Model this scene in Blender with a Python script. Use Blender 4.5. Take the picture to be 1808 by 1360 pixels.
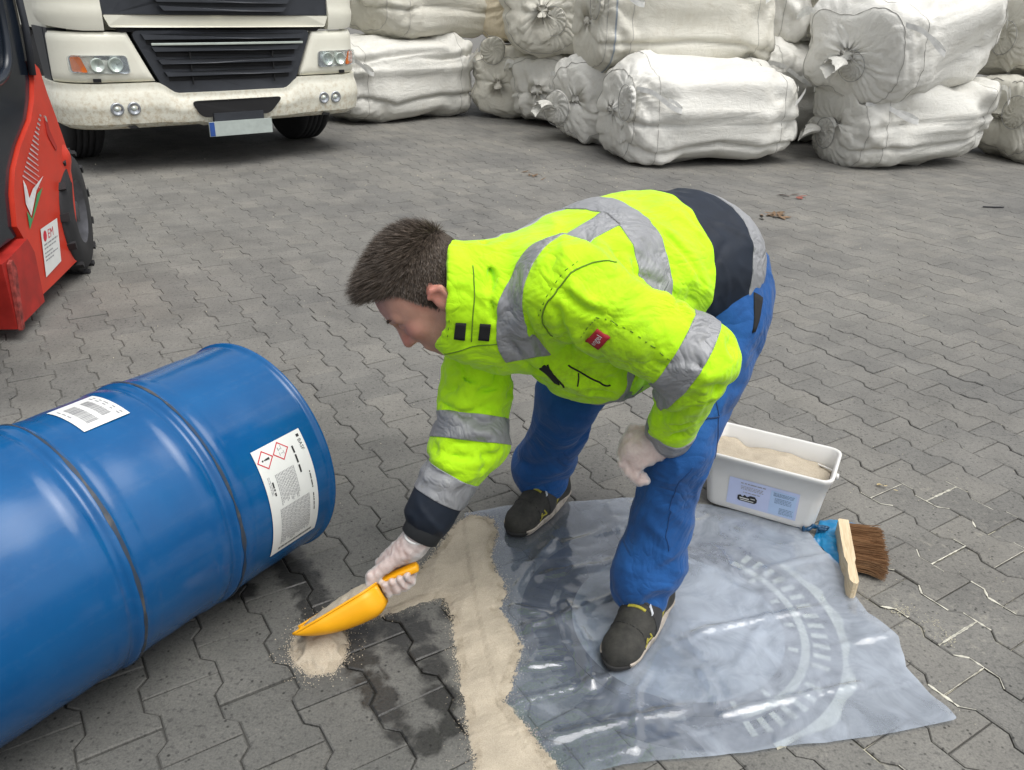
import bpy, bmesh, math, random
import numpy as np
from mathutils import Vector, Matrix

random.seed(7)
rng = np.random.default_rng(11)
SC = bpy.context.scene
COL = SC.collection
for o in list(bpy.data.objects):
    bpy.data.objects.remove(o)

# ------------------------------------------------------------------ camera
PITCH, ROLL = math.radians(25.768), math.radians(1.778)
fw = Vector((0, math.cos(PITCH), -math.sin(PITCH)))
rt0 = Vector((1, 0, 0)); up0 = rt0.cross(fw)
rt = rt0 * math.cos(ROLL) + up0 * math.sin(ROLL)
up = up0 * math.cos(ROLL) - rt0 * math.sin(ROLL)
cam = bpy.data.cameras.new('camera'); cam_o = bpy.data.objects.new('camera', cam); COL.objects.link(cam_o)
cam.sensor_width = 36.0; cam.sensor_fit = 'HORIZONTAL'; cam.lens = 36.0 * 1450 / 1808
cam.clip_start = 0.05; cam.clip_end = 2000
cam_o.matrix_world = Matrix(((rt.x, up.x, -fw.x, 0), (rt.y, up.y, -fw.y, 0), (rt.z, up.z, -fw.z, 1.414), (0, 0, 0, 1)))
SC.camera = cam_o

# ------------------------------------------------------------------ overcast daylight
SUN_EL, SUN_AZ = math.radians(69), math.radians(130)     # azimuth clockwise from +Y
w = bpy.data.worlds.new('World'); SC.world = w; w.use_nodes = True
nt = w.node_tree; nt.nodes.clear()
sky = nt.nodes.new('ShaderNodeTexSky'); sky.sky_type = 'NISHITA'; sky.sun_disc = False
sky.sun_elevation = SUN_EL; sky.sun_rotation = SUN_AZ
sky.air_density = 1.0; sky.dust_density = 4.0; sky.ozone_density = 1.0
hs = nt.nodes.new('ShaderNodeHueSaturation'); hs.inputs['Saturation'].default_value = 0.22
bg = nt.nodes.new('ShaderNodeBackground'); bg.inputs['Strength'].default_value = 0.15
out = nt.nodes.new('ShaderNodeOutputWorld')
nt.links.new(sky.outputs[0], hs.inputs['Color']); nt.links.new(hs.outputs[0], bg.inputs[0]); nt.links.new(bg.outputs[0], out.inputs[0])
sl = bpy.data.lights.new('sun', 'SUN'); sl.energy = 1.45; sl.angle = math.radians(55); sl.color = (1.0, 0.985, 0.95)
sun = bpy.data.objects.new('sun', sl); COL.objects.link(sun)
sd = Vector((math.sin(SUN_AZ) * math.cos(SUN_EL), math.cos(SUN_AZ) * math.cos(SUN_EL), math.sin(SUN_EL)))
sun.rotation_euler = sd.to_track_quat('Z', 'Y').to_euler(); sun.location = (0, 0, 12)
SC.view_settings.view_transform = 'Standard'; SC.view_settings.look = 'None'
SC.view_settings.gamma = 1; SC.view_settings.use_curve_mapping = False
SC.view_settings.exposure = 0.40
SC.render.engine = 'CYCLES'
SC.cycles.transparent_max_bounces = 12
SC.cycles.max_bounces = 8

# ------------------------------------------------------------------ helpers: objects
def tag(o, label=None, cat=None, group=None, kind=None):
    if label: o['label'] = label
    if cat: o['category'] = cat
    if group: o['group'] = group
    if kind: o['kind'] = kind
    return o

def thing(name, label, cat, loc=(0, 0, 0), rz=0.0, group=None):
    o = bpy.data.objects.new(name, None); COL.objects.link(o)
    o.location = loc; o.rotation_euler = (0, 0, rz); o.empty_display_size = 0.1
    return tag(o, label, cat, group)

def mesh_data(name, V, F, mat=None, smooth=True):
    me = bpy.data.meshes.new(name)
    V = np.asarray(V, np.float32)
    if isinstance(F, np.ndarray):
        n, k = F.shape
        me.vertices.add(len(V)); me.vertices.foreach_set('co', V.ravel())
        me.loops.add(n * k); me.loops.foreach_set('vertex_index', F.astype(np.int32).ravel())
        me.polygons.add(n); me.polygons.foreach_set('loop_start', np.arange(0, n * k, k, dtype=np.int32))
        me.polygons.foreach_set('loop_total', np.full(n, k, np.int32))
        me.update(calc_edges=True)
    else:
        me.from_pydata([tuple(map(float, v)) for v in V], [], F); me.update()
    if mat is not None:
        for m in (mat if isinstance(mat, (list, tuple)) else [mat]): me.materials.append(m)
    me.polygons.foreach_set('use_smooth', [bool(smooth)] * len(me.polygons))
    return me

def obj(name, me, parent=None, loc=(0, 0, 0), rot=(0, 0, 0)):
    o = bpy.data.objects.new(name, me); COL.objects.link(o)
    o.location = loc; o.rotation_euler = rot
    if parent is not None: o.parent = parent
    return o

PRINT = ('printed_lines', 'small_print', 'barcode', 'barcode_strip', 'corrosion_mark', 'logo_detail', 'dotted_arrow', 'lettering', 'exclamation_mark')
def part(name, V, F, mat, parent=None, smooth=True, **kw):
    o = obj(name, mesh_data(name, V, F, mat, smooth), parent, **kw)
    if name in PRINT: o['kind'] = 'stuff'
    return o

def bm_part(name, bm, mat, parent=None, smooth=False, bevel=0.0, segs=2, angle=0.6, loc=(0, 0, 0), rot=(0, 0, 0)):
    if bevel > 0:
        es = [e for e in bm.edges if len(e.link_faces) == 2 and e.calc_face_angle(0) > angle]
        if es:
            bmesh.ops.bevel(bm, geom=es, offset=bevel, segments=segs, profile=0.6, affect='EDGES', clamp_overlap=True)
    bmesh.ops.recalc_face_normals(bm, faces=bm.faces)
    me = bpy.data.meshes.new(name); bm.to_mesh(me); bm.free()
    for m in (mat if isinstance(mat, (list, tuple)) else [mat]): me.materials.append(m)
    me.polygons.foreach_set('use_smooth', [bool(smooth)] * len(me.polygons))
    if smooth:
        try: me.set_sharp_from_angle(angle=math.radians(40))
        except Exception: pass
    return obj(name, me, parent, loc, rot)

def bm_box(bm, lo, hi):
    x0, y0, z0 = lo; x1, y1, z1 = hi
    v = [bm.verts.new(p) for p in ((x0,y0,z0),(x1,y0,z0),(x1,y1,z0),(x0,y1,z0),(x0,y0,z1),(x1,y0,z1),(x1,y1,z1),(x0,y1,z1))]
    for f in ((0,3,2,1),(4,5,6,7),(0,1,5,4),(1,2,6,5),(2,3,7,6),(3,0,4,7)): bm.faces.new([v[i] for i in f])

def bm_prism(bm, pts, lo, hi, axis='y', taper=None):
    """extrude a polygon; pts are (a,b) pairs: axis y -> (x,z), axis z -> (x,y), axis x -> (y,z)"""
    def P(a, b, c):
        return {'y': (a, c, b), 'z': (a, b, c), 'x': (c, a, b)}[axis]
    A = [bm.verts.new(P(a, b, lo)) for a, b in pts]
    q = taper if taper else pts
    B = [bm.verts.new(P(a, b, hi)) for a, b in q]
    n = len(pts)
    bm.faces.new(A); bm.faces.new(list(reversed(B)))
    for i in range(n):
        bm.faces.new((A[i], B[i], B[(i+1) % n], A[(i+1) % n]))

def tube(pts, r, n=8, closed=False):
    """tube mesh along a polyline; r scalar or per point"""
    pts = np.asarray(pts, float); m = len(pts)
    r = np.broadcast_to(np.asarray(r, float), (m,))
    t = np.gradient(pts, axis=0) if not closed else np.roll(pts, -1, 0) - np.roll(pts, 1, 0)
    t /= np.linalg.norm(t, axis=1)[:, None] + 1e-9
    a = np.array([0, 0, 1.0]) if abs(t[0, 2]) < .9 else np.array([1.0, 0, 0])
    N = np.zeros_like(pts); u = np.cross(t[0], a); u /= np.linalg.norm(u)
    for i in range(m):
        u = u - t[i] * (u @ t[i]); u /= np.linalg.norm(u) + 1e-9; N[i] = u
    B = np.cross(t, N)
    th = np.linspace(0, 2*np.pi, n, endpoint=False)
    V = pts[:, None] + r[:, None, None] * (np.cos(th)[None, :, None]*N[:, None] + np.sin(th)[None, :, None]*B[:, None])
    V = V.reshape(-1, 3); F = []
    for i in range(m if closed else m-1):
        j = (i+1) % m
        for k in range(n):
            F.append((i*n+k, i*n+(k+1) % n, j*n+(k+1) % n, j*n+k))
    V = V.tolist()
    if not closed:
        F.append(tuple(range(n-1, -1, -1))); F.append(tuple(range((m-1)*n, m*n)))
    return V, F

def lathe_x(profile, n=96):
    """profile list of (s, r) turned about the x axis"""
    V = []; F = []
    th = np.linspace(0, 2*np.pi, n, endpoint=False)
    for s, r in profile:
        for t in th: V.append((s, r*math.cos(t), r*math.sin(t)))
    for i in range(len(profile)-1):
        for k in range(n):
            k2 = (k+1) % n
            F.append((i*n+k, (i+1)*n+k, (i+1)*n+k2, i*n+k2))
    return V, F

def join(parts):
    V = []; F = []
    for v, f in parts:
        b = len(V); V += [tuple(p) for p in v]; F += [tuple(i+b for i in q) for q in f]
    return V, F

def cat_rom(P, n=8, closed=False):
    P = np.asarray(P, float); m = len(P); out_ = []
    rngi = range(m) if closed else range(m-1)
    for i in rngi:
        if closed: p0, p1, p2, p3 = P[i-1], P[i], P[(i+1) % m], P[(i+2) % m]
        else: p0, p1, p2, p3 = P[max(i-1, 0)], P[i], P[i+1], P[min(i+2, m-1)]
        for k in range(n):
            t = k/n
            out_.append(.5*((2*p1)+(p2-p0)*t+(2*p0-5*p1+4*p2-p3)*t*t+(3*p1-p0-3*p2+p3)*t**3))
    if not closed: out_.append(P[-1])
    return np.array(out_)

class Noise:
    """smooth band-limited noise from random plane waves, arguments (M,3)"""
    def __init__(self, seed, n=14, scale=1.0):
        r = np.random.default_rng(seed)
        d = r.normal(size=(n, 3)); d /= np.linalg.norm(d, axis=1)[:, None]
        self.k = d * (r.uniform(.6, 1.7, n) * 2*np.pi/scale)[:, None]; self.p = r.uniform(0, 2*np.pi, n); self.n = n
    def __call__(self, P):
        P = np.asarray(P, float)
        return np.sin(P @ self.k.T + self.p).sum(-1) * math.sqrt(2.0/self.n)

def in_poly(P, poly):
    P = np.asarray(P, float); poly = np.asarray(poly, float)
    x, y = P[..., 0], P[..., 1]; c = np.zeros(x.shape, bool); n = len(poly)
    for i in range(n):
        x1, y1 = poly[i]; x2, y2 = poly[(i+1) % n]
        if y1 == y2: continue
        k = ((y1 > y) != (y2 > y)) & (x < (x2-x1)*(y-y1)/(y2-y1)+x1); c ^= k
    return c

def poly_dist(P, poly):
    P = np.asarray(P, float); d = np.full(P.shape[:-1], 1e9); n = len(poly)
    poly = np.asarray(poly, float)
    for i in range(n):
        a, b = poly[i], poly[(i+1) % n]; ab = b-a
        h = np.clip(((P-a) @ ab)/(ab @ ab+1e-12), 0, 1)
        d = np.minimum(d, np.linalg.norm(P-a-h[..., None]*ab, axis=-1))
    return np.where(in_poly(P, poly), d, -d)

# ------------------------------------------------------------------ helpers: materials
class NT:
    def __init__(self, name):
        self.m = bpy.data.materials.new(name); self.m.use_nodes = True
        self.t = self.m.node_tree; self.t.nodes.clear()
        self.out = self.t.nodes.new('ShaderNodeOutputMaterial')
    def n(self, typ, **kw):
        x = self.t.nodes.new('ShaderNode' + typ)
        for k, v in kw.items():
            if k.startswith('i_'):
                key = k[2:].replace('_', ' ')
                x.inputs[key].default_value = v
            else: setattr(x, k, v)
        return x
    def l(self, a, b): self.t.links.new(a, b)
    def noise(self, vec, scale, detail=4, rough=.55, dist=0.0):
        x = self.n('TexNoise'); x.inputs['Scale'].default_value = scale; x.inputs['Detail'].default_value = detail
        x.inputs['Roughness'].default_value = rough; x.inputs['Distortion'].default_value = dist
        if vec is not None: self.l(vec, x.inputs['Vector'])
        return x.outputs['Fac']
    def ramp(self, fac, stops, interp='LINEAR'):
        x = self.n('ValToRGB'); x.color_ramp.interpolation = interp
        e = x.color_ramp.elements
        while len(e) < len(stops): e.new(.5)
        for i, (p, c) in enumerate(stops):
            e[i].position = p; e[i].color = (*c, 1) if len(c) == 3 else c
        self.l(fac, x.inputs[0]); return x.outputs[0]
    def math(self, op, a, b=None, clamp=False):
        x = self.n('Math', operation=op); x.use_clamp = clamp
        for i, v in enumerate((a, b)):
            if v is None: continue
            if isinstance(v, (int, float)): x.inputs[i].default_value = v
            else: self.l(v, x.inputs[i])
        return x.outputs[0]
    def mix(self, fac, a, b, blend='MIX'):
        x = self.n('Mix', data_type='RGBA', blend_type=blend)
        for key, v in ((0, fac), (6, a), (7, b)):
            if isinstance(v, (int, float)): x.inputs[key].default_value = v
            elif isinstance(v, tuple): x.inputs[key].default_value = (*v, 1) if len(v) == 3 else v
            else: self.l(v, x.inputs[key])
        return x.outputs[2]
    def bsdf(self, color, rough=.6, metal=0.0, bump=None, bump_strength=.3, bump_dist=.002, spec=.5, normal=None, **kw):
        b = self.n('BsdfPrincipled')
        def put(k, v):
            if isinstance(v, (int, float)): b.inputs[k].default_value = v
            elif isinstance(v, tuple): b.inputs[k].default_value = (*v, 1) if (len(v) == 3 and b.inputs[k].type == 'RGBA') else v
            else: self.l(v, b.inputs[k])
        put('Base Color', color); put('Roughness', rough); put('Metallic', metal); put('Specular IOR Level', spec)
        for k, v in kw.items(): put(k.replace('_', ' '), v)
        if bump is not None:
            bp = self.n('Bump'); bp.inputs['Strength'].default_value = bump_strength; bp.inputs['Distance'].default_value = bump_dist
            self.l(bump, bp.inputs['Height'])
            self.l(bp.outputs[0], b.inputs['Normal'])
        return b
    def done(self, shader):
        self.l(shader.outputs[0] if hasattr(shader, 'outputs') else shader, self.out.inputs[0]); return self.m
    def coord(self, which='Object'):
        return self.n('TexCoord').outputs[which]
    def pos(self):
        return self.n('NewGeometry').outputs['Position']

def simple(name, col, rough=.55, metal=0.0, var=.12, vscale=18, bscale=220, bstr=.12, spec=.5, **kw):
    """paint / plastic / rubber with slight colour drift, grime and surface grain"""
    t = NT(name); c = t.coord()
    n1 = t.noise(c, vscale, 5)
    d = tuple(x*(1-var*2) for x in col); u = tuple(min(1, x*(1+var)) for x in col)
    colr = t.ramp(n1, [(.3, d), (.7, u)])
    g = t.noise(c, bscale, 3)
    r = t.math('ADD', t.math('MULTIPLY', n1, .2), rough-.1, True)
    return t.done(t.bsdf(colr, r, metal, g, bstr, .001, spec, **kw))
# ------------------------------------------------------------------ clipping and sparse surface nets
def to_tris(F):
    F = np.asarray(F)
    if F.shape[1] == 3: return F
    return np.concatenate([F[:, [0, 1, 2]], F[:, [0, 2, 3]]])

def clip(V, F, s):
    """keep the part of a triangle mesh where the per-vertex scalar s >= 0; returns V, F, and a function to carry other scalars"""
    V = np.asarray(V, float); F = to_tris(F); s = np.asarray(s, float)
    ins = s >= 0; k = ins[F].sum(1)
    outF = [F[k == 3]]; newV = []; base = len(V); edge = {}; E1 = []; E2 = []; T = []
    def cut(a, b):
        nonlocal base
        key = np.minimum(a, b).astype(np.int64)*len(V) + np.maximum(a, b)
        return key
    keys = []; tri = []
    f1 = F[k == 1]; f2 = F[k == 2]
    def rot(f, want):
        m = ins[f] == want; i = m.argmax(1); r = np.arange(len(f))
        return f[r, i], f[r, (i+1) % 3], f[r, (i+2) % 3]
    a1, b1, c1 = rot(f1, True); a2, b2, c2 = rot(f2, False)
    allk = np.concatenate([cut(a1, b1), cut(a1, c1), cut(a2, b2), cut(a2, c2)])
    u, inv = np.unique(allk, return_inverse=True)
    p = u // len(V); q = u % len(V)
    t = s[p]/(s[p]-s[q]+1e-20)
    NV = V[p] + t[:, None]*(V[q]-V[p])
    inv = inv + len(V); n1, n2 = len(a1), len(a2)
    ab1, ac1, ab2, ac2 = inv[:n1], inv[n1:2*n1], inv[2*n1:2*n1+n2], inv[2*n1+n2:]
    outF.append(np.stack([a1, ab1, ac1], 1))
    outF.append(np.stack([ab2, b2, c2], 1)); outF.append(np.stack([ab2, c2, ac2], 1))
    G = np.concatenate(outF); VV = np.concatenate([V, NV])
    used, ginv = np.unique(G, return_inverse=True)
    def carry(x):
        x = np.asarray(x, float)
        y = x[p] + (t if x.ndim == 1 else t[:, None])*(x[q]-x[p])
        return np.concatenate([x, y])[used]
    return VV[used], ginv.reshape(-1, 3), carry

def vnormals(V, F):
    F = to_tris(F); n = np.cross(V[F[:, 1]]-V[F[:, 0]], V[F[:, 2]]-V[F[:, 0]])
    N = np.zeros_like(V)
    for i in range(3): np.add.at(N, F[:, i], n)
    return N/(np.linalg.norm(N, axis=1)[:, None]+1e-12)

def shell(V, F, N, off, thick):
    """offset patch with a rim so that it reads as cloth with a thickness"""
    F = to_tris(F); n = len(V)
    e = np.concatenate([F[:, [0, 1]], F[:, [1, 2]], F[:, [2, 0]]]).astype(np.int64)
    k = e[:, 0]*n + e[:, 1]; kr = e[:, 1]*n + e[:, 0]
    b = e[~np.isin(k, kr)]
    VV = np.concatenate([V+N*off, V+N*(off-thick)])
    R = np.concatenate([np.stack([b[:, 1], b[:, 0], b[:, 0]+n], 1), np.stack([b[:, 1], b[:, 0]+n, b[:, 1]+n], 1)])
    return VV, np.concatenate([F, R])

def surface_nets(fn, lo, hi, vox, margin=0.02, B=8):
    lo = np.array(lo, float); hi = np.array(hi, float)
    nb = np.ceil((hi-lo)/(vox*B)).astype(int)
    g = np.stack(np.meshgrid(*[np.arange(k) for k in nb], indexing='ij'), -1).reshape(-1, 3)
    cen = lo+(g+.5)*vox*B
    rad = vox*B*.8661
    d = fn(cen[:, None, :], cen, 0.6)[:, 0]
    g = g[np.abs(d) < rad*1.15+margin]; cen = lo+(g+.5)*vox*B
    off = np.stack(np.meshgrid(*[np.arange(B+1)]*3, indexing='ij'), -1)
    P = lo+(g[:, None]*B+off.reshape(1, -1, 3))*vox
    val = fn(P, cen, rad).reshape(len(g), B+1, B+1, B+1)
    s = val < 0
    sl_ = [slice(0, B), slice(1, B+1)]
    cnt = sum(s[:, sl_[i], sl_[j], sl_[k]].astype(np.int8) for i in (0, 1) for j in (0, 1) for k in (0, 1))
    m = (cnt > 0) & (cnt < 8)
    bi, ci, cj, ck = np.nonzero(m)
    acc = np.zeros((len(bi), 3)); num = np.zeros(len(bi))
    def corner(i, j, k): return val[bi, ci+i, cj+j, ck+k]
    C = {(i, j, k): corner(i, j, k) for i in (0, 1) for j in (0, 1) for k in (0, 1)}
    for ax in range(3):
        for a in (0, 1):
            for b in (0, 1):
                p = [0, 0, 0]; q = [0, 0, 0]; o1, o2 = [x for x in range(3) if x != ax]
                p[o1] = q[o1] = a; p[o2] = q[o2] = b; q[ax] = 1
                va, vb = C[tuple(p)], C[tuple(q)]
                x = (va < 0) != (vb < 0)
                t = np.where(x, va/(va-vb+1e-20), 0)
                w_ = np.array(p, float)[None]+t[:, None]*(np.array(q)-np.array(p))[None]
                acc += np.where(x[:, None], w_, 0); num += x
    G = g[bi]*B+np.stack([ci, cj, ck], 1)
    V = lo+(G+acc/num[:, None])*vox
    NN = (nb*B+2).astype(np.int64)
    key = lambda A: ((A[:, 0]+1).astype(np.int64)*NN[1]+(A[:, 1]+1))*NN[2]+(A[:, 2]+1)
    K = key(G); order = np.argsort(K); Ks = K[order]
    def find(A):
        kk = key(A); i = np.clip(np.searchsorted(Ks, kk), 0, len(Ks)-1)
        return np.where(Ks[i] == kk, order[i], -1)
    Fs = []
    c0 = C[(0, 0, 0)] < 0
    for ax in range(3):
        q = [0, 0, 0]; q[ax] = 1
        c1 = C[tuple(q)] < 0
        sel = np.nonzero(c0 != c1)[0]
        o1, o2 = (ax+1) % 3, (ax+2) % 3
        A = G[sel]; e1 = np.zeros(3, int); e1[o1] = 1; e2 = np.zeros(3, int); e2[o2] = 1
        q4 = np.stack([sel, find(A-e1), find(A-e1-e2), find(A-e2)], 1)
        ok = (q4 >= 0).all(1); q4 = q4[ok]; flip = ~c0[sel][ok]
        q4[flip] = q4[flip][:, ::-1]
        Fs.append(q4)
    F = np.concatenate(Fs)
    return V, F

def laplace(V, F, it=1, lam=.5):
    F = np.asarray(F); k = F.shape[1]
    e = np.concatenate([F[:, [i, (i+1) % k]] for i in range(k)]); e = np.concatenate([e, e[:, ::-1]])
    deg = np.bincount(e[:, 0], minlength=len(V))[:, None].clip(1)
    for _ in range(it):
        A = np.stack([np.bincount(e[:, 0], weights=V[e[:, 1], c], minlength=len(V)) for c in range(3)], 1)/deg
        V = V+lam*(A-V)
    return V

class Field:
    """signed distance to a soft union of tapered segments and ellipsoids, with culling by block"""
    def __init__(self, disp=None): self.p = []; self.disp = disp
    def seg(self, a, b, ra, rb, k=.03):
        a = np.array(a, float); b = np.array(b, float)
        self.p.append(('s', a, b, ra, rb, k, (a+b)/2, np.linalg.norm(b-a)/2+max(ra, rb))); return self
    def ell(self, c, r, X=(1, 0, 0), Z=(0, 0, 1), k=.03):
        X = np.array(X, float); X /= np.linalg.norm(X); Z = np.array(Z, float); Z = Z-X*(X@Z); Z /= np.linalg.norm(Z)
        R = np.stack([X, np.cross(Z, X), Z]); r = np.array(r, float)
        self.p.append(('e', np.array(c, float), R, r, None, k, np.array(c, float), r.max())); return self
    def cut(self, c, r, X=(1, 0, 0), Z=(0, 0, 1), k=.01):
        self.ell(c, r, X, Z, k); q = list(self.p[-1]); q[0] = 'c'; self.p[-1] = tuple(q); return self
    def cutseg(self, a, b, ra, rb, k=.01):
        self.seg(a, b, ra, rb, k); q = list(self.p[-1]); q[0] = 'cs'; self.p[-1] = tuple(q); return self
    def ev(self, q, P):
        if q[0] in ('s', 'cs'):
            _, a, b, ra, rb = q[:5]; ab = b-a
            h = np.clip((P-a)@ab/(ab@ab+1e-12), 0, 1)
            return np.linalg.norm(P-a-h[..., None]*ab, axis=-1)-(ra+(rb-ra)*h)
        _, c, R, r = q[:4]
        v = (P-c)@R.T; k0 = np.linalg.norm(v/r, axis=-1); k1 = np.linalg.norm(v/(r*r), axis=-1)
        return k0*(k0-1)/(k1+1e-9)
    def __call__(self, P, cen, rad):
        D = np.full(P.shape[:2], .5)
        for q in self.p:
            near = np.linalg.norm(cen-q[6], axis=1) < q[7]+rad+q[5]+.03
            if not near.any(): continue
            d = self.ev(q, P[near]); k = q[5]
            if q[0] in ('c', 'cs'):
                cur = D[near]; h = np.maximum(k-np.abs(-cur-d), 0)/k
                D[near] = np.maximum(cur, -d)+h*h*k/4
            else:
                cur = D[near]; h = np.maximum(k-np.abs(cur-d), 0)/k
                D[near] = np.minimum(cur, d)-h*h*k/4
        if self.disp is not None and rad < .5:
            D = D-self.disp(P)
        return D

# ------------------------------------------------------------------ ground and paving
LAT = np.array((-0.30823, 1.48769)); LANG = math.radians(33.037)
PU, PV = 0.14, 0.20
def lat_to_world(u, v):
    c, s = math.cos(LANG), math.sin(LANG)
    return LAT[0]+u*c-v*s, LAT[1]+u*s+v*c

def spots(t, pos, pts, SPK=1.0):
    """soft union of discs given as (x, y, r) on the ground"""
    tot = None
    for x, y, r in pts:
        d = t.n('VectorMath', operation='DISTANCE'); t.l(pos, d.inputs[0]); d.inputs[1].default_value = (x, y, 0)
        m = t.n('MapRange'); t.l(d.outputs['Value'], m.inputs['Value'])
        m.inputs['From Min'].default_value = r*1.25*SPK; m.inputs['From Max'].default_value = r*.45*SPK
        tot = m.outputs[0] if tot is None else t.math('MAXIMUM', tot, m.outputs[0])
    return tot

WET = [(-.60,1.80,.07),(-.56,1.76,.06),(-.53,1.71,.06),(-.50,1.665,.055),(-.49,1.62,.055),(-.475,1.575,.05),(-.38,1.50,.055),(-.345,1.44,.06),
       (-.34,1.50,.06),(-.30,1.37,.05),(-.265,1.325,.05),(-.24,1.28,.045),(-.21,1.235,.04),(-.16,1.41,.045),(-.13,1.33,.055),(-.105,1.25,.04),(-.14,1.60,.04),(-.15,1.21,.05),(-.68,1.66,.05),(-.24,1.53,.09),(-.19,1.46,.05)]
CREAM = [(1.0,1.69,.09),(1.06,1.60,.11),(1.12,1.53,.10),(1.20,1.62,.14),(1.28,1.70,.12),(1.1,1.75,.10),(1.25,1.95,.09),(1.42,2.05,.12),(1.36,2.22,.09),(1.2,2.18,.06),(1.0,1.39,.05),(.77,1.2,.05),(1.5,1.8,.1)]

def paving_material(name, joint=False):
    t = NT(name); pos = t.pos()
    flat = t.n('VectorMath', operation='MULTIPLY'); t.l(pos, flat.inputs[0]); flat.inputs[1].default_value = (1, 1, 0)
    p = flat.outputs[0]
    big = t.noise(p, .55, 4); mid = t.noise(p, 6, 5, .6); fine = t.noise(p, 190, 2, .7); sp = t.noise(p, 75, 3, .65)
    grit = t.n('TexVoronoi'); t.l(p, grit.inputs['Vector']); grit.inputs['Scale'].default_value = 85
    pit = t.n('TexVoronoi'); t.l(p, pit.inputs['Vector']); pit.inputs['Scale'].default_value = 46; pit.inputs['Randomness'].default_value = 1
    if joint:
        base = t.ramp(mid, [(.3, (.060, .059, .054)), (.7, (.105, .102, .093))])
        sy = t.n('SeparateXYZ'); t.l(p, sy.inputs[0]); fr_ = t.n('MapRange'); t.l(sy.outputs[1], fr_.inputs['Value']); fr_.inputs['From Min'].default_value = 2.0; fr_.inputs['From Max'].default_value = 3.4
        base = t.mix(fr_.outputs[0], base, t.ramp(mid, [(.3, (.125, .122, .112)), (.7, (.168, .164, .150))]))
        cm = spots(t, p, CREAM); cn = t.noise(p, 14, 4)
        cm = t.math('MULTIPLY', cm, t.ramp(cn, [(.40, (0, 0, 0)), (.52, (1, 1, 1))]))
        base = t.mix(cm, base, (.58, .55, .43))
    else:
        base = t.ramp(mid, [(.25, (.146, .144, .135)), (.5, (.173, .170, .159)), (.78, (.202, .198, .184))])
        oi = t.n('ObjectInfo'); geo = t.n('NewGeometry')
        r = t.math('FRACT', t.math('ADD', oi.outputs['Random'], t.math('MULTIPLY', geo.outputs['Random Per Island'], 7.31)))
        base = t.mix(1.0, base, t.ramp(r, [(0, (.90, .905, .91)), (.5, (1, 1, 1)), (1, (1.08, 1.07, 1.05))]), 'MULTIPLY')
        base = t.mix(1.0, base, t.ramp(big, [(.3, (.80, .80, .81)), (.7, (1.15, 1.13, 1.09))]), 'MULTIPLY')
        base = t.mix(1.0, base, t.ramp(t.noise(p, 1.9, 5, .65, .6), [(.32, (.82, .82, .82)), (.55, (1.03, 1.03, 1.02)), (.75, (1.10, 1.09, 1.07))]), 'MULTIPLY')
        base = t.mix(1.0, base, t.ramp(sp, [(.32, (.62, .62, .63)), (.46, (1, 1, 1)), (.62, (1.0, 1.0, 1.0)), (.74, (1.35, 1.33, 1.28))]), 'MULTIPLY')
        base = t.mix(1.0, base, t.ramp(fine, [(.25, (.72, .72, .73)), (.5, (1, 1, 1)), (.78, (1.28, 1.27, 1.25))]), 'MULTIPLY')
        pm = t.ramp(pit.outputs['Distance'], [(.10, (.30, .30, .30)), (.20, (1, 1, 1))])
        pr = t.ramp(t.noise(p, 23, 2), [(.48, (0, 0, 0)), (.55, (1, 1, 1))])
        base = t.mix(pr, base, t.mix(1.0, base, pm, 'MULTIPLY'))
        # pale dust trodden in beside the drain, and faint rusty dust further off
        cm = spots(t, p, [(x, y, r*.8) for x, y, r in CREAM])
        cm = t.math('MULTIPLY', cm, t.ramp(t.noise(p, 30, 5, .7), [(.55, (0, 0, 0)), (.75, (.45, .45, .45))]))
        base = t.mix(cm, base, (.50, .47, .38))
    wm = spots(t, p, WET, 1.0)
    wn = t.math('ADD', wm, t.math('MULTIPLY', t.math('SUBTRACT', t.noise(p, 17, 5, .65, .8), .5), 2.2))
    wet = t.ramp(wn, [(.36, (0, 0, 0)), (.85, (1, 1, 1))])
    near_dark = t.math('MULTIPLY', spots(t, p, [(-.55, 1.15, .95), (-.75, 1.9, .8)]), t.ramp(t.noise(p, 5, 4), [(.2, (.55, .55, .55)), (.7, (1, 1, 1))]))  # broad, mottled darker zone on the near paving and around the drum
    base = t.mix(near_dark, base, t.mix(1.0, base, (.66, .67, .67), 'MULTIPLY'))
    base = t.mix(wet, base, t.mix(1.0, base, (.34, .34, .345), 'MULTIPLY'))
    rough = t.ramp(wet, [(0, (.82, .82, .82)), (1, (.30, .30, .30))])
    h = t.math('ADD', t.math('MULTIPLY', fine, .5), t.math('ADD', t.math('MULTIPLY', sp, .9), t.math('MULTIPLY', mid, .6)))
    return t.done(t.bsdf(base, rough, 0, h, .55, .003, .35))

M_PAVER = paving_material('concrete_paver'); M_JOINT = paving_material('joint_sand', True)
gv = [(-150, -60, -.0064), (150, -60, -.0064), (150, 300, -.0064), (-150, 300, -.0064)]
tag(part('ground', gv, [(0, 1, 2, 3)], M_JOINT, smooth=False), kind='structure')

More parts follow.
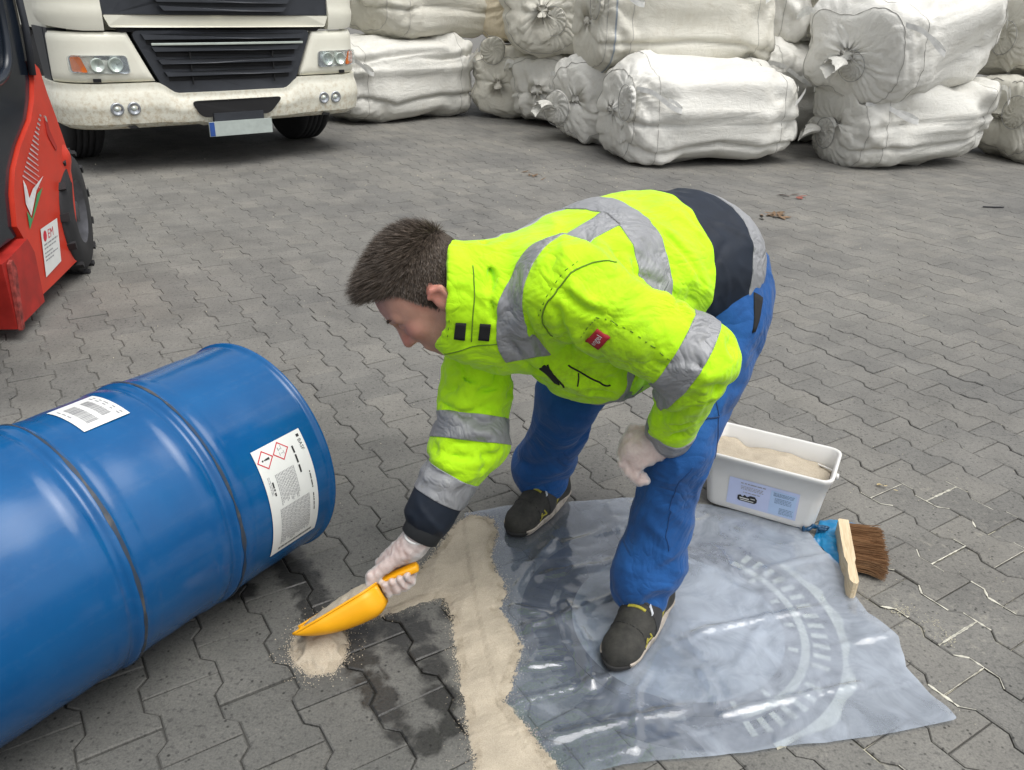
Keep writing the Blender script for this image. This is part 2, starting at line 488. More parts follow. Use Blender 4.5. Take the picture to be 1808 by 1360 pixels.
def bone(hl=.0985, we=.0808, ww=.0558, yo=.0630, yi=.0380):
    return [(-we, -hl), (we, -hl), (we, -yo), (ww, -yi), (ww, yi), (we, yo), (we, hl), (-we, hl), (-we, yo), (-ww, yi), (-ww, -yi), (-we, -yo)]
def paver_mesh(seed):
    r = np.random.default_rng(seed)
    o = np.array(bone()); o = o+r.normal(0, .0006, o.shape)
    inn = []
    n = len(o)
    for i in range(n):
        a, b, c = o[i-1], o[i], o[(i+1) % n]
        n1 = np.array([-(b-a)[1], (b-a)[0]]); n1 /= np.linalg.norm(n1); n2 = np.array([-(c-b)[1], (c-b)[0]]); n2 /= np.linalg.norm(n2)
        m_ = n1+n2; m_ = m_/(1+n1@n2); inn.append(b+m_*(.0030+r.normal(0, .0006)))
    inn = np.array(inn)
    V = [(x, y, 0) for x, y in inn]+[(x, y, -.0026) for x, y in o]+[(x, y, -.014) for x, y in o]
    F = [tuple(range(n))]
    for k in (0, 1):
        for i in range(n):
            j = (i+1) % n; F.append((k*n+i, (k+1)*n+i, (k+1)*n+j, k*n+j))
    return V, F
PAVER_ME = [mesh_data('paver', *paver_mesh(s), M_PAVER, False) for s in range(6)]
pavement = thing('pavement', None, None); tag(pavement, kind='structure')
MH = np.array((.43, 1.60))
cells = []
fwv = np.array(fw); rtv = np.array(rt); upv = np.array(up)
for i in range(-40, 110):
    for j in range(-110, 30):
        x, y = lat_to_world(PU*i, -PV*(j+.5+(i % 2)*.5))
        d = np.array((x, y, -1.414)); z = d@fwv
        if z < .4 or y > 15: continue
        sx = (d@rtv)/z*1450; sy = (d@upv)/z*1450
        m_ = 140 if z < 3 else 260
        if abs(sx) > 904+m_ or sy < -680-m_: continue
        if np.hypot(x-MH[0], y-MH[1]) < .345: continue
        vis = abs(sx) < 900 and abs(sy) < 678
        # cells wholly under the drum show nothing
        e = (np.array((x, y))-(-.68, 1.889)) @ np.array((-.534, -.8456)); pr_ = (np.array((x, y))-(-.68, 1.889)) @ np.array((.8456, -.534))
        if -.05 < e < .85 and -.32 < pr_ < .12: vis = False
        if .05 < x < .95 and y < 2.0 and y > 1.2 and x < .98: vis = vis and (y < 1.22 or y > 2.0 or x > .9)
        cells.append((not vis, np.linalg.norm(d), x, y, i, j))
cells.sort()
far = []
for n_, (nv, dist, x, y, i, j) in enumerate(cells):
    r = random.Random(i*1000+j)
    tx, ty, dz = r.gauss(0, .006), r.gauss(0, .006), r.gauss(0, .0011)
    if dist > 2.2 and n_ >= 300: tx *= .8
    rz = LANG+(math.pi if r.random() < .5 else 0)+r.gauss(0, .006)
    if n_ < 300:
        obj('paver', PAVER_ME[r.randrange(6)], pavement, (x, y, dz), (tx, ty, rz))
    else: far.append((x, y, dz, tx, ty, rz, r.randrange(6)))
pvs = [np.array(paver_mesh(s)[0]) for s in range(6)]; pf = paver_mesh(0)[1]
BV = []; BF = []; b = 0
for x, y, dz, tx, ty, rz, s in far:
    v = pvs[s]; c, sn = math.cos(rz), math.sin(rz)
    q_ = min(1, max(0, (y-2.2)/2)); zz = np.where(v[:, 2] > -.003, v[:, 2]*(1-.55*q_), v[:, 2])+(dz+v[:, 1]*tx-v[:, 0]*ty)*(1-.5*q_)
    v = v*np.array((1+.010*q_, 1+.008*q_, 1)); BV.append(np.stack([v[:, 0]*c-v[:, 1]*sn+x, v[:, 0]*sn+v[:, 1]*c+y, zz], 1)); BF += [tuple(q+b for q in f_) for f_ in pf]; b += len(v)
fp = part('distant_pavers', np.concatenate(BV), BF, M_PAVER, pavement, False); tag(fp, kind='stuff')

# ------------------------------------------------------------------ drain cover under the film
M_IRON = simple('cast_iron', (.045, .05, .062), .5, .3, .2, 30, 160, .3)
M_FILL = simple('cover_concrete', (.28, .28, .27), .85, 0, .2, 20, 150, .4)
M_GRIT = simple('pale_grit', (.54, .50, .38), .95, 0, .15, 40, 300, .5)
mh = thing('manhole_cover', 'round iron manhole cover with a toothed rim, seen dimly under the plastic sheet', 'manhole cover', (MH[0], MH[1], 0), .3)
def ring(r0, r1, z0, z1, n=96):
    V = []; F = []
    for k in range(n):
        a = 2*math.pi*k/n
        for r_, z_ in ((r0, z0), (r0, z1), (r1, z1), (r1, z0)): V.append((r_*math.cos(a), r_*math.sin(a), z_))
    for k in range(n):
        for q in range(3): F.append((4*k+q, 4*((k+1) % n)+q, 4*((k+1) % n)+q+1, 4*k+q+1))
    return V, [tuple(reversed(f_)) for f_ in F]
part('frame', *ring(.318, .392, -.03, .0012), M_IRON, mh, False)
part('groove', *ring(.300, .3175, -.03, -.001), M_IRON, mh, False)
part('lid_rim', *ring(.262, .2995, -.03, .0012), M_IRON, mh, False)
V, F = ring(.393, .414, -.02, .0030, 96); keep = [q for q in F if (lambda a_: -70 < a_ < 35)((math.degrees(math.atan2(V[q[0]][1], V[q[0]][0])+.3)+180) % 360-180)]
us = sorted({i for q in keep for i in q}); mp_ = {i: k for k, i in enumerate(us)}; wob_ = Noise(91, 10, .09)
V = np.array(V)[us]; V[:, :2] *= (1+.018*wob_(V)*(np.linalg.norm(V[:, :2], axis=1) > .40))[:, None]
part('grit_edge', V, [tuple(mp_[i] for i in q) for q in keep], M_GRIT, mh, False)
V, F = ring(.299, .3185, -.02, .0016, 96); keep = [q for q in F if (lambda a_: -75 < a_ < 48)((math.degrees(math.atan2(V[q[0]][1], V[q[0]][0])+.3)+180) % 360-180)]
us = sorted({i for q in keep for i in q}); mp_ = {i: k for k, i in enumerate(us)}
part('groove_grit', np.array(V)[us], [tuple(mp_[i] for i in q) for q in keep], M_GRIT, mh, False)
dv = [(0, 0, .0010)]+[(.2615*math.cos(a), .2615*math.sin(a), .0010) for a in np.linspace(0, 2*np.pi, 72, endpoint=False)]
part('lid', dv, [(0, 1+k, 1+(k+1) % 72) for k in range(72)], M_FILL, mh, False)
bm = bmesh.new(); bm_prism(bm, [(.326, -.0075), (.366, -.0085), (.366, .0085), (.326, .0075)], .0012, .0030, 'z')
slot0 = bm_part('slot', bm, M_GRIT, mh)
M_IRON2 = simple('dusty_iron', (.075, .082, .095), .7, .2, .2, 30, 160, .3)
slot1 = slot0.data.copy(); slot1.materials.clear(); slot1.materials.append(M_IRON2)
for k in range(1, 60):
    if k in (7, 22, 37, 52): continue
    a_ = (math.degrees(2*math.pi*k/60+.3)+180) % 360-180
    obj('slot', slot0.data if -75 < a_ < 48 else slot1, mh, (0, 0, 0), (0, 0, 2*math.pi*k/60))
bm = bmesh.new(); bm_prism(bm, [(.268, -.006), (.292, -.007), (.292, .007), (.268, .006)], .0012, .0030, 'z')
key0 = bm_part('grip_slot', bm, M_GRIT, mh); key1 = key0.data.copy(); key1.materials.clear(); key1.materials.append(M_IRON2)
for k in range(1, 20): obj('grip_slot', key0.data if k in (15, 16, 18, 19, 1) else key1, mh, (0, 0, 0), (0, 0, 2*math.pi*k/20))

# ------------------------------------------------------------------ plastic film
SAND_ = [(-.112,2.024),(-.048,2.004),(-.029,1.935),(-.045,1.83),(.001,1.68),(-.019,1.619),(.02,1.555),(.044,1.489),(.023,1.39),(.004,1.324),(.054,1.249),(.106,1.173),(.14,1.10),(.17,1.0),(-.05,1.0),(-.053,1.114),(-.056,1.174),(-.074,1.274),(-.097,1.385),(-.118,1.51),(-.134,1.599),(-.16,1.657),(-.212,1.644),(-.271,1.599),(-.324,1.576),(-.364,1.562),(-.374,1.621),(-.297,1.697),(-.233,1.77),(-.201,1.833),(-.178,1.90),(-.155,1.971)]
SHEET = [(-.13,2.034),(-.012,2.073),(.177,2.105),(.373,2.147),(.495,2.141),(.622,2.118),(.772,2.055),(.877,1.988),(.891,1.903),(.915,1.833),(.919,1.636),(.965,1.553),(.948,1.463),(.967,1.386),(.992,1.303),(.737,1.246),(.486,1.199),(.249,1.167),(.11,1.12),(.054,1.192),(-.009,1.339),(-.057,1.572),(-.098,1.791)]
RIDGE = [([(.20,1.18),(.55,1.30),(.95,1.42)],.004,.004),([(.30,2.12),(.36,1.72),(.40,1.50)],.004,.004),([(.62,2.08),(.60,1.70),(.58,1.22)],.0045,.004),([(.0,1.80),(.5,1.86),(.9,1.95)],.004,.004),([(.05,1.48),(.5,1.56),(.93,1.70)],.004,.0045),([(-.007,1.525),(.154,1.602),(.324,1.717)],.010,.010),([(.017,1.316),(.209,1.389),(.486,1.556),(.798,1.662)],.009,.009),([(.089,1.221),(.248,1.271),(.416,1.324)],.009,.012),
 ([(.487,1.308),(.647,1.349),(.804,1.397)],.011,.008),([(.163,1.633),(.196,1.486),(.202,1.381)],.014,.013),([(.377,1.571),(.427,1.534),(.471,1.479)],.007,.009),([(.46,1.425),(.476,1.342)],.007,.008),
 ([(.627,1.802),(.759,1.833),(.923,1.879)],.006,.010),([(.184,1.906),(.372,1.998)],.008,.014),([(.596,1.875),(.621,1.778)],.008,.012),([(.749,1.51),(.933,1.56)],.006,.008),([(.193,1.543),(.225,1.433)],.009,.008),
 ([(.10,1.75),(.25,1.80),(.5,1.95)],.007,.012),([(.28,1.21),(.30,1.36),(.35,1.45)],.006,.008),([(.03,1.70),(.12,1.90)],.008,.014),([(.55,1.45),(.66,1.62),(.70,1.8)],.005,.010),([(.60,1.25),(.72,1.40)],.005,.009),([(.0,1.42),(.14,1.44)],.009,.009),([(.02,1.62),(.10,1.60)],.009,.008),([(.45,2.10),(.50,1.85)],.006,.012)]
st = .0085
gx, gy = np.meshgrid(np.arange(-.16, 1.03, st), np.arange(1.08, 2.18, st), indexing='ij')
P2 = np.stack([gx, gy], -1).reshape(-1, 2); P3 = np.concatenate([P2, np.zeros((len(P2), 1))], 1)
nA, nB, nC = Noise(1, 18, .34), Noise(2, 24, .085), Noise(3, 20, .16)
sd_ = poly_dist(P2, SHEET)+.0012*nB(P3)
zz = .0095+.0028*nA(P3)+.0011*nB(P3)*np.clip(.6+.6*nC(P3), 0, 1.5)
for pts, hgt, wid in RIDGE:
    pts = np.array(pts); dm = np.full(len(P2), 1e9)
    for a, b_ in zip(pts[:-1], pts[1:]):
        ab = b_-a; h_ = np.clip((P2-a)@ab/(ab@ab), -.05, 1.05); dm = np.minimum(dm, np.linalg.norm(P2-a-h_[:, None]*ab, axis=1))
    wob = 1+.35*nC(P3)
    zz += .8*hgt*np.exp(-np.abs(dm/(wid*wob.clip(.5, 2)))**1.1)-.25*hgt*np.exp(-((dm-wid*2.2)/wid)**2)
# flattened under both shoes, bucket
for c, r in (((.32, 1.53), .13), ((.09, 2.04), .13)):
    k = np.exp(-(np.linalg.norm(P2-np.array(c), axis=1)/r)**4); zz = zz*(1-k)+.0075*k
ks = np.clip((poly_dist(P2, SAND_)+.035)/.04, 0, 1); zz = zz*(1-ks)+.0042*ks
zz = np.maximum(zz, .0044)
nx, ny = gx.shape; idx = np.arange(nx*ny).reshape(nx, ny)
Q = np.stack([idx[:-1, :-1], idx[1:, :-1], idx[1:, 1:], idx[:-1, 1:]], -1).reshape(-1, 4)
V_, F_, cy = clip(np.concatenate([P2, zz[:, None]], 1), Q, sd_)
t = NT('clear_film'); p = t.pos()
cl = t.noise(p, 3.2, 4, .6, .8); cf = t.noise(p, 28, 4, .65); cs = t.noise(p, 9, 5, .6, 1.2)
sepx = t.n('SeparateXYZ'); t.l(p, sepx.inputs[0])
gr = t.n('MapRange'); t.l(sepx.outputs[0], gr.inputs['Value']); gr.inputs['From Min'].default_value = .05; gr.inputs['From Max'].default_value = .55
gr.inputs['To Min'].default_value = -.30; gr.inputs['To Max'].default_value = -.04
k = t.math('ADD', t.math('ADD', t.math('MULTIPLY', cl, .55), t.math('MULTIPLY', cs, .55)), gr.outputs[0])
veil = t.ramp(k, [(.30, (.13, .13, .13)), (.45, (.30, .30, .30)), (.60, (.47, .47, .47)), (.8, (.58, .58, .58))])
tr = t.n('BsdfTransparent'); tr.inputs[0].default_value = (.78, .87, 1.0, 1)
bm_ = t.n('Bump'); bm_.inputs['Strength'].default_value = .25; bm_.inputs['Distance'].default_value = .002
t.l(t.math('ADD', t.math('MULTIPLY', cf, .5), cs), bm_.inputs['Height'])
df = t.n('BsdfDiffuse'); df.inputs[0].default_value = (.80, .88, 1.0, 1)
tl = t.n('BsdfTranslucent'); tl.inputs[0].default_value = (.80, .88, 1.0, 1)
a1 = t.n('MixShader'); a1.inputs[0].default_value = .35; t.l(df.outputs[0], a1.inputs[1]); t.l(tl.outputs[0], a1.inputs[2])
m1 = t.n('MixShader'); t.l(veil, m1.inputs[0]); t.l(tr.outputs[0], m1.inputs[1]); t.l(a1.outputs[0], m1.inputs[2])
gl = t.n('BsdfGlossy'); gl.inputs['Roughness'].default_value = .11; gl.inputs[0].default_value = (1, 1, 1, 1); t.l(bm_.outputs[0], gl.inputs['Normal'])
fr = t.n('Fresnel'); fr.inputs[0].default_value = 1.5; t.l(bm_.outputs[0], fr.inputs['Normal'])
m2 = t.n('MixShader'); t.l(t.math('MULTIPLY', fr.outputs[0], 2.0, True), m2.inputs[0]); t.l(m1.outputs[0], m2.inputs[1]); t.l(gl.outputs[0], m2.inputs[2])
M_FILM = t.done(m2)
tag(part('plastic_sheet', V_, F_, M_FILM), 'thin clear plastic sheet with wrinkles spread over the drain under the man', 'plastic sheet')

# ------------------------------------------------------------------ sand
def sand_mat(name, a, b_):
    t = NT(name); p = t.pos()
    g1 = t.noise(p, 420, 2, .8); g2 = t.noise(p, 900, 2, .8); g3 = t.noise(p, 14, 5, .6)
    c = t.ramp(t.math('ADD', t.math('MULTIPLY', g1, .6), t.math('MULTIPLY', g2, .4)), [(.30, tuple(x*.72 for x in a)), (.46, a), (.62, b_), (.75, tuple(min(1, x*1.15) for x in b_))])
    c = t.mix(1.0, c, t.ramp(g3, [(.3, (.87, .86, .84)), (.7, (1.06, 1.05, 1.03))]), 'MULTIPLY')
    h = t.math('ADD', g1, t.math('MULTIPLY', g2, .6))
    return t.done(t.bsdf(c, .95, 0, h, .6, .0018, .2))
M_SAND = sand_mat('absorbent_sand', (.43, .375, .295), (.51, .455, .365))
SAND = SAND_
PILE = [(-.495,1.457),(-.495,1.529),(-.459,1.564),(-.401,1.551),(-.380,1.489),(-.378,1.434),(-.392,1.40),(-.436,1.392),(-.47,1.418)]
def heap(name, poly, hmax, wid, seed, st=.005, rag=.006, extra=None, fall=.0065):
    poly = np.array(poly); lo_, hi_ = poly.min(0)-.03, poly.max(0)+.03
    gx, gy = np.meshgrid(np.arange(lo_[0], hi_[0], st), np.arange(lo_[1], hi_[1], st), indexing='ij')
    P2 = np.stack([gx, gy], -1).reshape(-1, 2); P3 = np.concatenate([P2, np.zeros((len(P2), 1))], 1)
    n1, n2, n3 = Noise(seed, 20, .05), Noise(seed+1, 24, .016), Noise(seed+2, 16, .14)
    d = poly_dist(P2, poly)+rag*.55*n1(P3)+rag*.45*n2(P3)
    e = 1-np.exp(-np.clip(d, 0, 9)/wid)
    z0 = np.where(poly_dist(P2, SHEET) > -.004, .0052, .0009)
    z = z0+hmax*e*(1+.20*n3(P3))+.0006*n1(P3)*e+.0002*n2(P3)*e
    if extra is not None: z = z+extra(P2)*e
    idx = np.arange(gx.size).reshape(gx.shape)
    Q = np.stack([idx[:-1, :-1], idx[1:, :-1], idx[1:, 1:], idx[:-1, 1:]], -1).reshape(-1, 4)
    V, F, c = clip(np.concatenate([P2, z[:, None]], 1), Q, d)
    # loose grains thinning out past the edge
    r = np.random.default_rng(seed)
    S = r.uniform(lo_-.03, hi_+.03, (150000, 2)); dd = poly_dist(S, poly)
    keep = (dd > -.06) & (dd < .02) & (r.random(len(S)) < np.where(dd < 0, np.exp(dd/fall)+.012*np.exp(dd/.03), .9))
    S = S[keep][:16000]; zz = np.where(poly_dist(S, SHEET) > 0, .0048, .0002)+np.where(poly_dist(S, poly) > 0, .0012+.25*poly_dist(S, poly).clip(0, .02), 0)
    s = r.uniform(.0008, .0020, len(S)); n = len(S)
    T = np.array([(1, 0, 0), (-.5, .87, 0), (-.5, -.87, 0), (0, 0, 1.3)])
    a = r.uniform(0, 6.28, n); ca, sa = np.cos(a), np.sin(a)
    GV = np.stack([T[:, 0][None]*ca[:, None]-T[:, 1][None]*sa[:, None], T[:, 0][None]*sa[:, None]+T[:, 1][None]*ca[:, None], np.broadcast_to(T[:, 2], (n, 4))], -1)*s[:, None, None]
    GV[..., :2] += S[:, None]; GV[..., 2] += zz[:, None]
    GF = (np.arange(n)[:, None, None]*4+np.array([(0, 1, 3), (1, 2, 3), (2, 0, 3)])[None]).reshape(-1, 3)+len(V)
    return tag(part(name, np.concatenate([V, GV.reshape(-1, 3)]), np.concatenate([F, GF]), M_SAND), kind='stuff')
def rake(P2):
    return .004*np.sin(46*(P2[:, 0]*.9+P2[:, 1]*.35))*np.exp(-((P2[:, 1]-1.78)/.16)**2)
tag(heap('sand_bank', SAND, .012, .032, 20, extra=rake), 'beige sand bank poured along the left edge of the plastic sheet', 'sand', kind='stuff')
def cone(P2):
    return .030*np.exp(-(((P2[:, 0]+.435)/.055)**2+((P2[:, 1]-1.50)/.06)**2))
tag(heap('sand_pile', PILE, .012, .012, 40, .004, .010, cone, .0042), 'small beige sand pile falling from the tip of the scoop', 'sand', kind='stuff')

# pale grit lying in the joints beside the drain
V = []; F = []; r = np.random.default_rng(17); bo = bone(.1, .0825, .0575, .0630, .0375)
for i in range(2, 22):
    for j in range(-6, 8):
        cx, cy_ = PU*i, -PV*(j+.5+(i % 2)*.5)
        for k in range(len(bo)//2+1):
            a, e_ = np.array(bo[k]), np.array(bo[(k+1) % len(bo)])
            wa = np.array(lat_to_world(*(a+(cx, cy_)))); wb_ = np.array(lat_to_world(*(e_+(cx, cy_)))); m_ = (wa+wb_)/2
            near = min(np.hypot(m_[0]-x, m_[1]-y)/(q*1.35) for x, y, q in CREAM)
            if near > 1 or r.random() < .25+.4*near: continue
            n_ = max(2, int(np.linalg.norm(wb_-wa)/.012)); d_ = (wb_-wa)/np.linalg.norm(wb_-wa); p_ = np.array((-d_[1], d_[0])); b0 = len(V)
            for s in range(n_+1):
                c = wa+(wb_-wa)*s/n_; hw = max(.0006, r.normal(.0022, .0014)*(1.15-near))
                V += [(*(c+p_*hw), .0006), (*(c+p_*hw*.3), .0009), (*(c-p_*hw*.3), .0009), (*(c-p_*hw), .0006)]
            for s in range(n_):
                for q in range(3): F.append((b0+4*s+q, b0+4*s+q+1, b0+4*s+q+5, b0+4*s+q+4))
tag(part('grit_seams', V, F, simple('dull_grit', (.60, .58, .49), .95, 0, .2, 60, 300, .5), None), 'pale cream grit filling the paving joints right of the sheet', 'grit', kind='stuff')
# ------------------------------------------------------------------ text and printed marks
def text_mesh(s, size=1.0):
    cu = bpy.data.curves.new('lettering', 'FONT'); cu.body = s; cu.size = size; cu.align_x = 'LEFT'; cu.resolution_u = 2
    o = bpy.data.objects.new('lettering', cu); COL.objects.link(o)
    dg = bpy.context.evaluated_depsgraph_get(); me = bpy.data.meshes.new_from_object(o.evaluated_get(dg))
    V = np.array([v.co[:] for v in me.vertices]); F = [tuple(p.vertices) for p in me.polygons]
    bpy.data.objects.remove(o); bpy.data.curves.remove(cu); bpy.data.meshes.remove(me)
    return V, F
def rects(L):
    """thin printed bars (x0,y0,x1,y1), split along x so that they can follow a curve"""
    V = []; F = []
    for x0, y0, x1, y1 in L:
        n = max(1, int(abs(x1-x0)/.012)); b = len(V)
        for k in range(n+1):
            x = x0+(x1-x0)*k/n; V += [(x, y0, 0), (x, y1, 0)]
        for k in range(n): F.append((b+2*k, b+2*k+2, b+2*k+3, b+2*k+1))
    return V, F
def greek(r, x0, x1, y, h, gap=.25):
    """a line of illegibly small print as word-length bars"""
    L = []; x = x0
    while x < x1-h:
        w_ = min(h*r.uniform(1.2, 5.0), x1-x); L.append((x, y, x+w_, y+h)); x += w_+h*r.uniform(.5, 1.0)
    return L
M_INK = simple('black_ink', (.02, .02, .022), .6, var=.02)
M_GREYINK = simple('grey_print', (.30, .30, .31), .7, var=.05)
M_RED = simple('red_print', (.55, .03, .05), .6, var=.03)
M_PAPER = simple('label_paper', (.74, .75, .72), .5, var=.03)

# ------------------------------------------------------------------ blue steel drum
def drum_paint():
    t = NT('blue_enamel'); c = t.coord()
    n = t.noise(c, 5, 5); f = t.noise(c, 60, 5, .7); st_ = t.n('Mapping'); t.l(c, st_.inputs[0]); st_.inputs['Scale'].default_value = (1.2, 26, 26)
    s = t.noise(st_.outputs[0], 1.6, 4, .6)
    col = t.ramp(n, [(.3, (.002, .070, .215)), (.7, (.004, .096, .270))])
    dust = t.ramp(t.math('ADD', t.math('MULTIPLY', s, .6), t.math('MULTIPLY', f, .4)), [(.50, (0, 0, 0)), (.78, (.055, .055, .055))])
    col = t.mix(dust, col, (.32, .36, .40))
    r = t.math('ADD', t.math('MULTIPLY', f, .16), t.math('ADD', t.math('MULTIPLY', s, .12), .05))
    h = t.math('ADD', t.math('MULTIPLY', s, 1.0), t.math('MULTIPLY', n, 1.5))
    return t.done(t.bsdf(col, r, 0, h, .035, .004, .5))
M_DRUM = drum_paint()
t = NT('worn_hoop_edge'); c = t.coord(); n = t.noise(c, 9, 5, .7)
M_WORN = t.done(t.bsdf(t.ramp(n, [(.35, (.008, .03, .075)), (.55, (.035, .045, .06)), (.72, (.12, .11, .10))]), .55, .1))
DR = .2935
drum = thing('steel_drum', 'blue steel drum lying on its side on the paving', 'drum', (-.68, 1.889, 0), math.radians(237.72))
def bump_prof(s, c, w_, h): return h*math.exp(-((s-c)/w_)**4)
prof = [(.016, .0), (.016, .262), (.010, .272), (.002, .2865), (-.001, .290), (.0, .2930), (.004, .2935), (.008, .292), (.011, .2885), (.016, .2862)]
L_D = .865
for s in np.arange(.02, L_D-.018, .004):
    r_ = .2855
    for hc in (.292, .545):
        r_ += bump_prof(s, hc, .011, .0075)+bump_prof(s, hc+.043, .016, .0028)+bump_prof(s, hc-.036, .012, .0012)-bump_prof(s, hc+.020, .006, .0014)
    r_ += .0004*math.sin(s*60)
    prof.append((s, r_))
prof += [(L_D-.016, .2862), (L_D-.011, .2885), (L_D-.008, .292), (L_D-.004, .2935), (L_D, .293), (L_D-.002, .2865), (L_D-.01, .272), (L_D-.016, .262), (L_D-.016, 0)]
V, F = lathe_x(prof, 144)
part('shell', np.array(V)+(0, 0, DR), F, M_DRUM, drum)
for hc in (.292, .545):
    cr = []
    for k in range(145):
        pass
    n_ = 144; th = np.linspace(0, 2*np.pi, n_, endpoint=False)
    wn_ = Noise(int(hc*1000), 10, .25)
    P_ = np.stack([np.zeros(n_), np.cos(th), np.sin(th)], 1); wv = .0022+.0010*wn_(P_)+.0014*(P_[:, 1] > .3)
    V = []; F = []
    for a, x_ in ((0, -1), (1, 1)):
        for k in range(n_):
            rr_ = .2855+.0075+.0008 if True else 0
            V.append((hc-.004+x_*max(.0009, wv[k]), rr_*math.cos(th[k]), rr_*math.sin(th[k])+DR))
    F = [(k, n_+k, n_+(k+1) % n_, (k+1) % n_) for k in range(n_)]
    part('hoop_edge', V, F, M_WORN, drum)
    # a broad scuff where the drum has been rolled
# closures in the drum head
V, F = lathe_x([(.012, 0), (.012, .028), (.016, .034), (.016, .036)], 32); part('bung', np.array(V)+(-.004, .16, DR+.06), F, M_DRUM, drum)

def wrap(V, phi0, s1, R):
    """label space (x along the text, y up) on to the drum: x runs down round the shell, y towards the near rim"""
    V = np.asarray(V, float); ph = phi0-V[:, 0]/R; s = s1-V[:, 1]
    return np.stack([s, R*np.cos(ph), R*np.sin(ph)+DR], 1)
R0 = .2864
lab_w, lab_h = .292, .145
PH0 = math.radians(34.0); S1 = .2
def grid(w_, h_, n, m):
    V = [(w_*i/n, h_*j/m, 0) for i in range(n+1) for j in range(m+1)]
    F = [(i*(m+1)+j, (i+1)*(m+1)+j, (i+1)*(m+1)+j+1, i*(m+1)+j+1) for i in range(n) for j in range(m)]
    return V, F
V, F = grid(lab_w, lab_h, 36, 4)
F = [tuple(reversed(f_)) for f_ in F]
lab = part('hazard_label', wrap(V, PH0, S1, R0+.0016), F, M_PAPER, drum); lab['label'] = 'tall white hazard label with two red diamonds'
def mark(name, VF, mat, parent, wrapf, off=(0, 0), sc=1.0):
    V = np.array(VF[0], float)*sc; V[:, 0] += off[0]; V[:, 1] += off[1]
    o = part(name, wrapf(V), VF[1], mat, parent, False); return o
wl = lambda V: wrap(V, PH0, S1, R0+.0022)
wl2 = lambda V: wrap(V, PH0, S1, R0+.0026)
rr_ = random.Random(5)
mark('lettering', text_mesh('BASF', .0135), M_INK, lab, wl, (.022, .128))
mark('printed_block', rects([(.010, .129, .017, .137)]), M_INK, lab, wl)
bars = []
bars += greek(rr_, .030, .105, .104, .0050)          # product name, too blurred to read
bars += greek(rr_, .105, .150, .1285, .0032)+greek(rr_, .165, .215, .1285, .0028)
bars += greek(rr_, .085, .125, .020, .0042)
mark('printed_lines', rects(bars), M_INK, lab, wl)
fine = []
for y in np.arange(.034, .090, .0042): fine += greek(rr_, .072+.0*y, .150+rr_.uniform(-.012, .004), y, .0021)
for y in np.arange(.026, .118, .0042): fine += greek(rr_, .158, .262+rr_.uniform(-.01, .006), y, .0022)
for y in (.012, .016): fine += greek(rr_, .07, .115, y, .0018)
mark('small_print', rects(fine), M_GREYINK, lab, wl)
mark('barcode_strip', rects([(.274+.0, .022+k*.0024, .281, .022+k*.0024+rr_.uniform(.0008, .0019)) for k in range(45)]), M_INK, lab, wl)
def diamond(cx, cy, r_):
    V = []; F = []
    o = [(cx+r_, cy), (cx, cy+r_), (cx-r_, cy), (cx, cy-r_)]; i_ = [(cx+r_*.84, cy), (cx, cy+r_*.84), (cx-r_*.84, cy), (cx, cy-r_*.84)]
    V = [(x, y, 0) for x, y in o+i_]; F = [(k, (k+1) % 4, 4+(k+1) % 4, 4+k) for k in range(4)]
    return V, F
D1, D2, DRD = (.030, .026), (.028, .073), .0235
mark('red_diamond', diamond(*D1, DRD), M_RED, lab, wl); mark('red_diamond', diamond(*D2, DRD), M_RED, lab, wl)
def ex(cx, cy):   # exclamation mark, bar and dot
    V = [(cx-.0014, cy-.003, 0), (cx+.0014, cy-.003, 0), (cx+.003, cy+.012, 0), (cx-.003, cy+.012, 0)]; F = [(0, 1, 2, 3)]
    b = 4; V += [(cx+.0024*math.cos(a), cy-.0075+.0024*math.sin(a), 0) for a in np.linspace(0, 6.28, 10, endpoint=False)]; F.append(tuple(range(4, 14)))
    return V, F
V, F = ex(*D1); mark('exclamation_mark', (V, F), M_INK, lab, wl)
cor = [(D2[0]-.013, D2[1]+.003, D2[0]-.003, D2[1]+.0045), (D2[0]+.001, D2[1]+.006, D2[0]+.010, D2[1]+.0075), (D2[0]-.010, D2[1]-.006, D2[0]-.002, D2[1]-.0035), (D2[0]+.002, D2[1]-.006, D2[0]+.010, D2[1]-.0045), (D2[0]-.006, D2[1]-.002, D2[0]-.004, D2[1]+.002), (D2[0]+.005, D2[1]-.001, D2[0]+.0065, D2[1]+.004)]
mark('corrosion_mark', rects(cor), M_GREYINK, lab, wl)
# barcode label on top: x runs along the drum
def wrap2(V, off=.0016):
    V = np.asarray(V, float); ph = math.radians(76.3)+(V[:, 1])/.287; s = .362+V[:, 0]
    return np.stack([s, (R0+off)*np.cos(ph), (R0+off)*np.sin(ph)+DR], 1)
V, F = grid(.104, .138, 4, 18)
lab2 = part('barcode_label', wrap2(V), F, M_PAPER, drum); lab2['label'] = 'square white barcode label on top of the shell'
wb = lambda V: wrap2(V, .0022)
def bcode(x0, x1, y0, y1, r):
    L = []; y = y0
    while y < y1:
        w_ = r.uniform(.0010, .0034); L.append((x0, y, x1, min(y+w_, y1))); y += w_+r.uniform(.0010, .0026)
    return L
mark('barcode', rects(bcode(.026, .046, .026, .112, rr_)+bcode(.058, .084, .020, .108, rr_)), M_GREYINK, lab2, wb)
tl_ = []
for x in (.008, .015): tl_ += [(x, y0, x+.0034, y0+rr_.uniform(.008, .018)) for y0 in np.arange(.012, .125, .024)]
tl_ += [(.092, y0, .095, y0+.014) for y0 in (.06, .08, .10)]
mark('small_print', rects(tl_), M_GREYINK, lab2, wb)

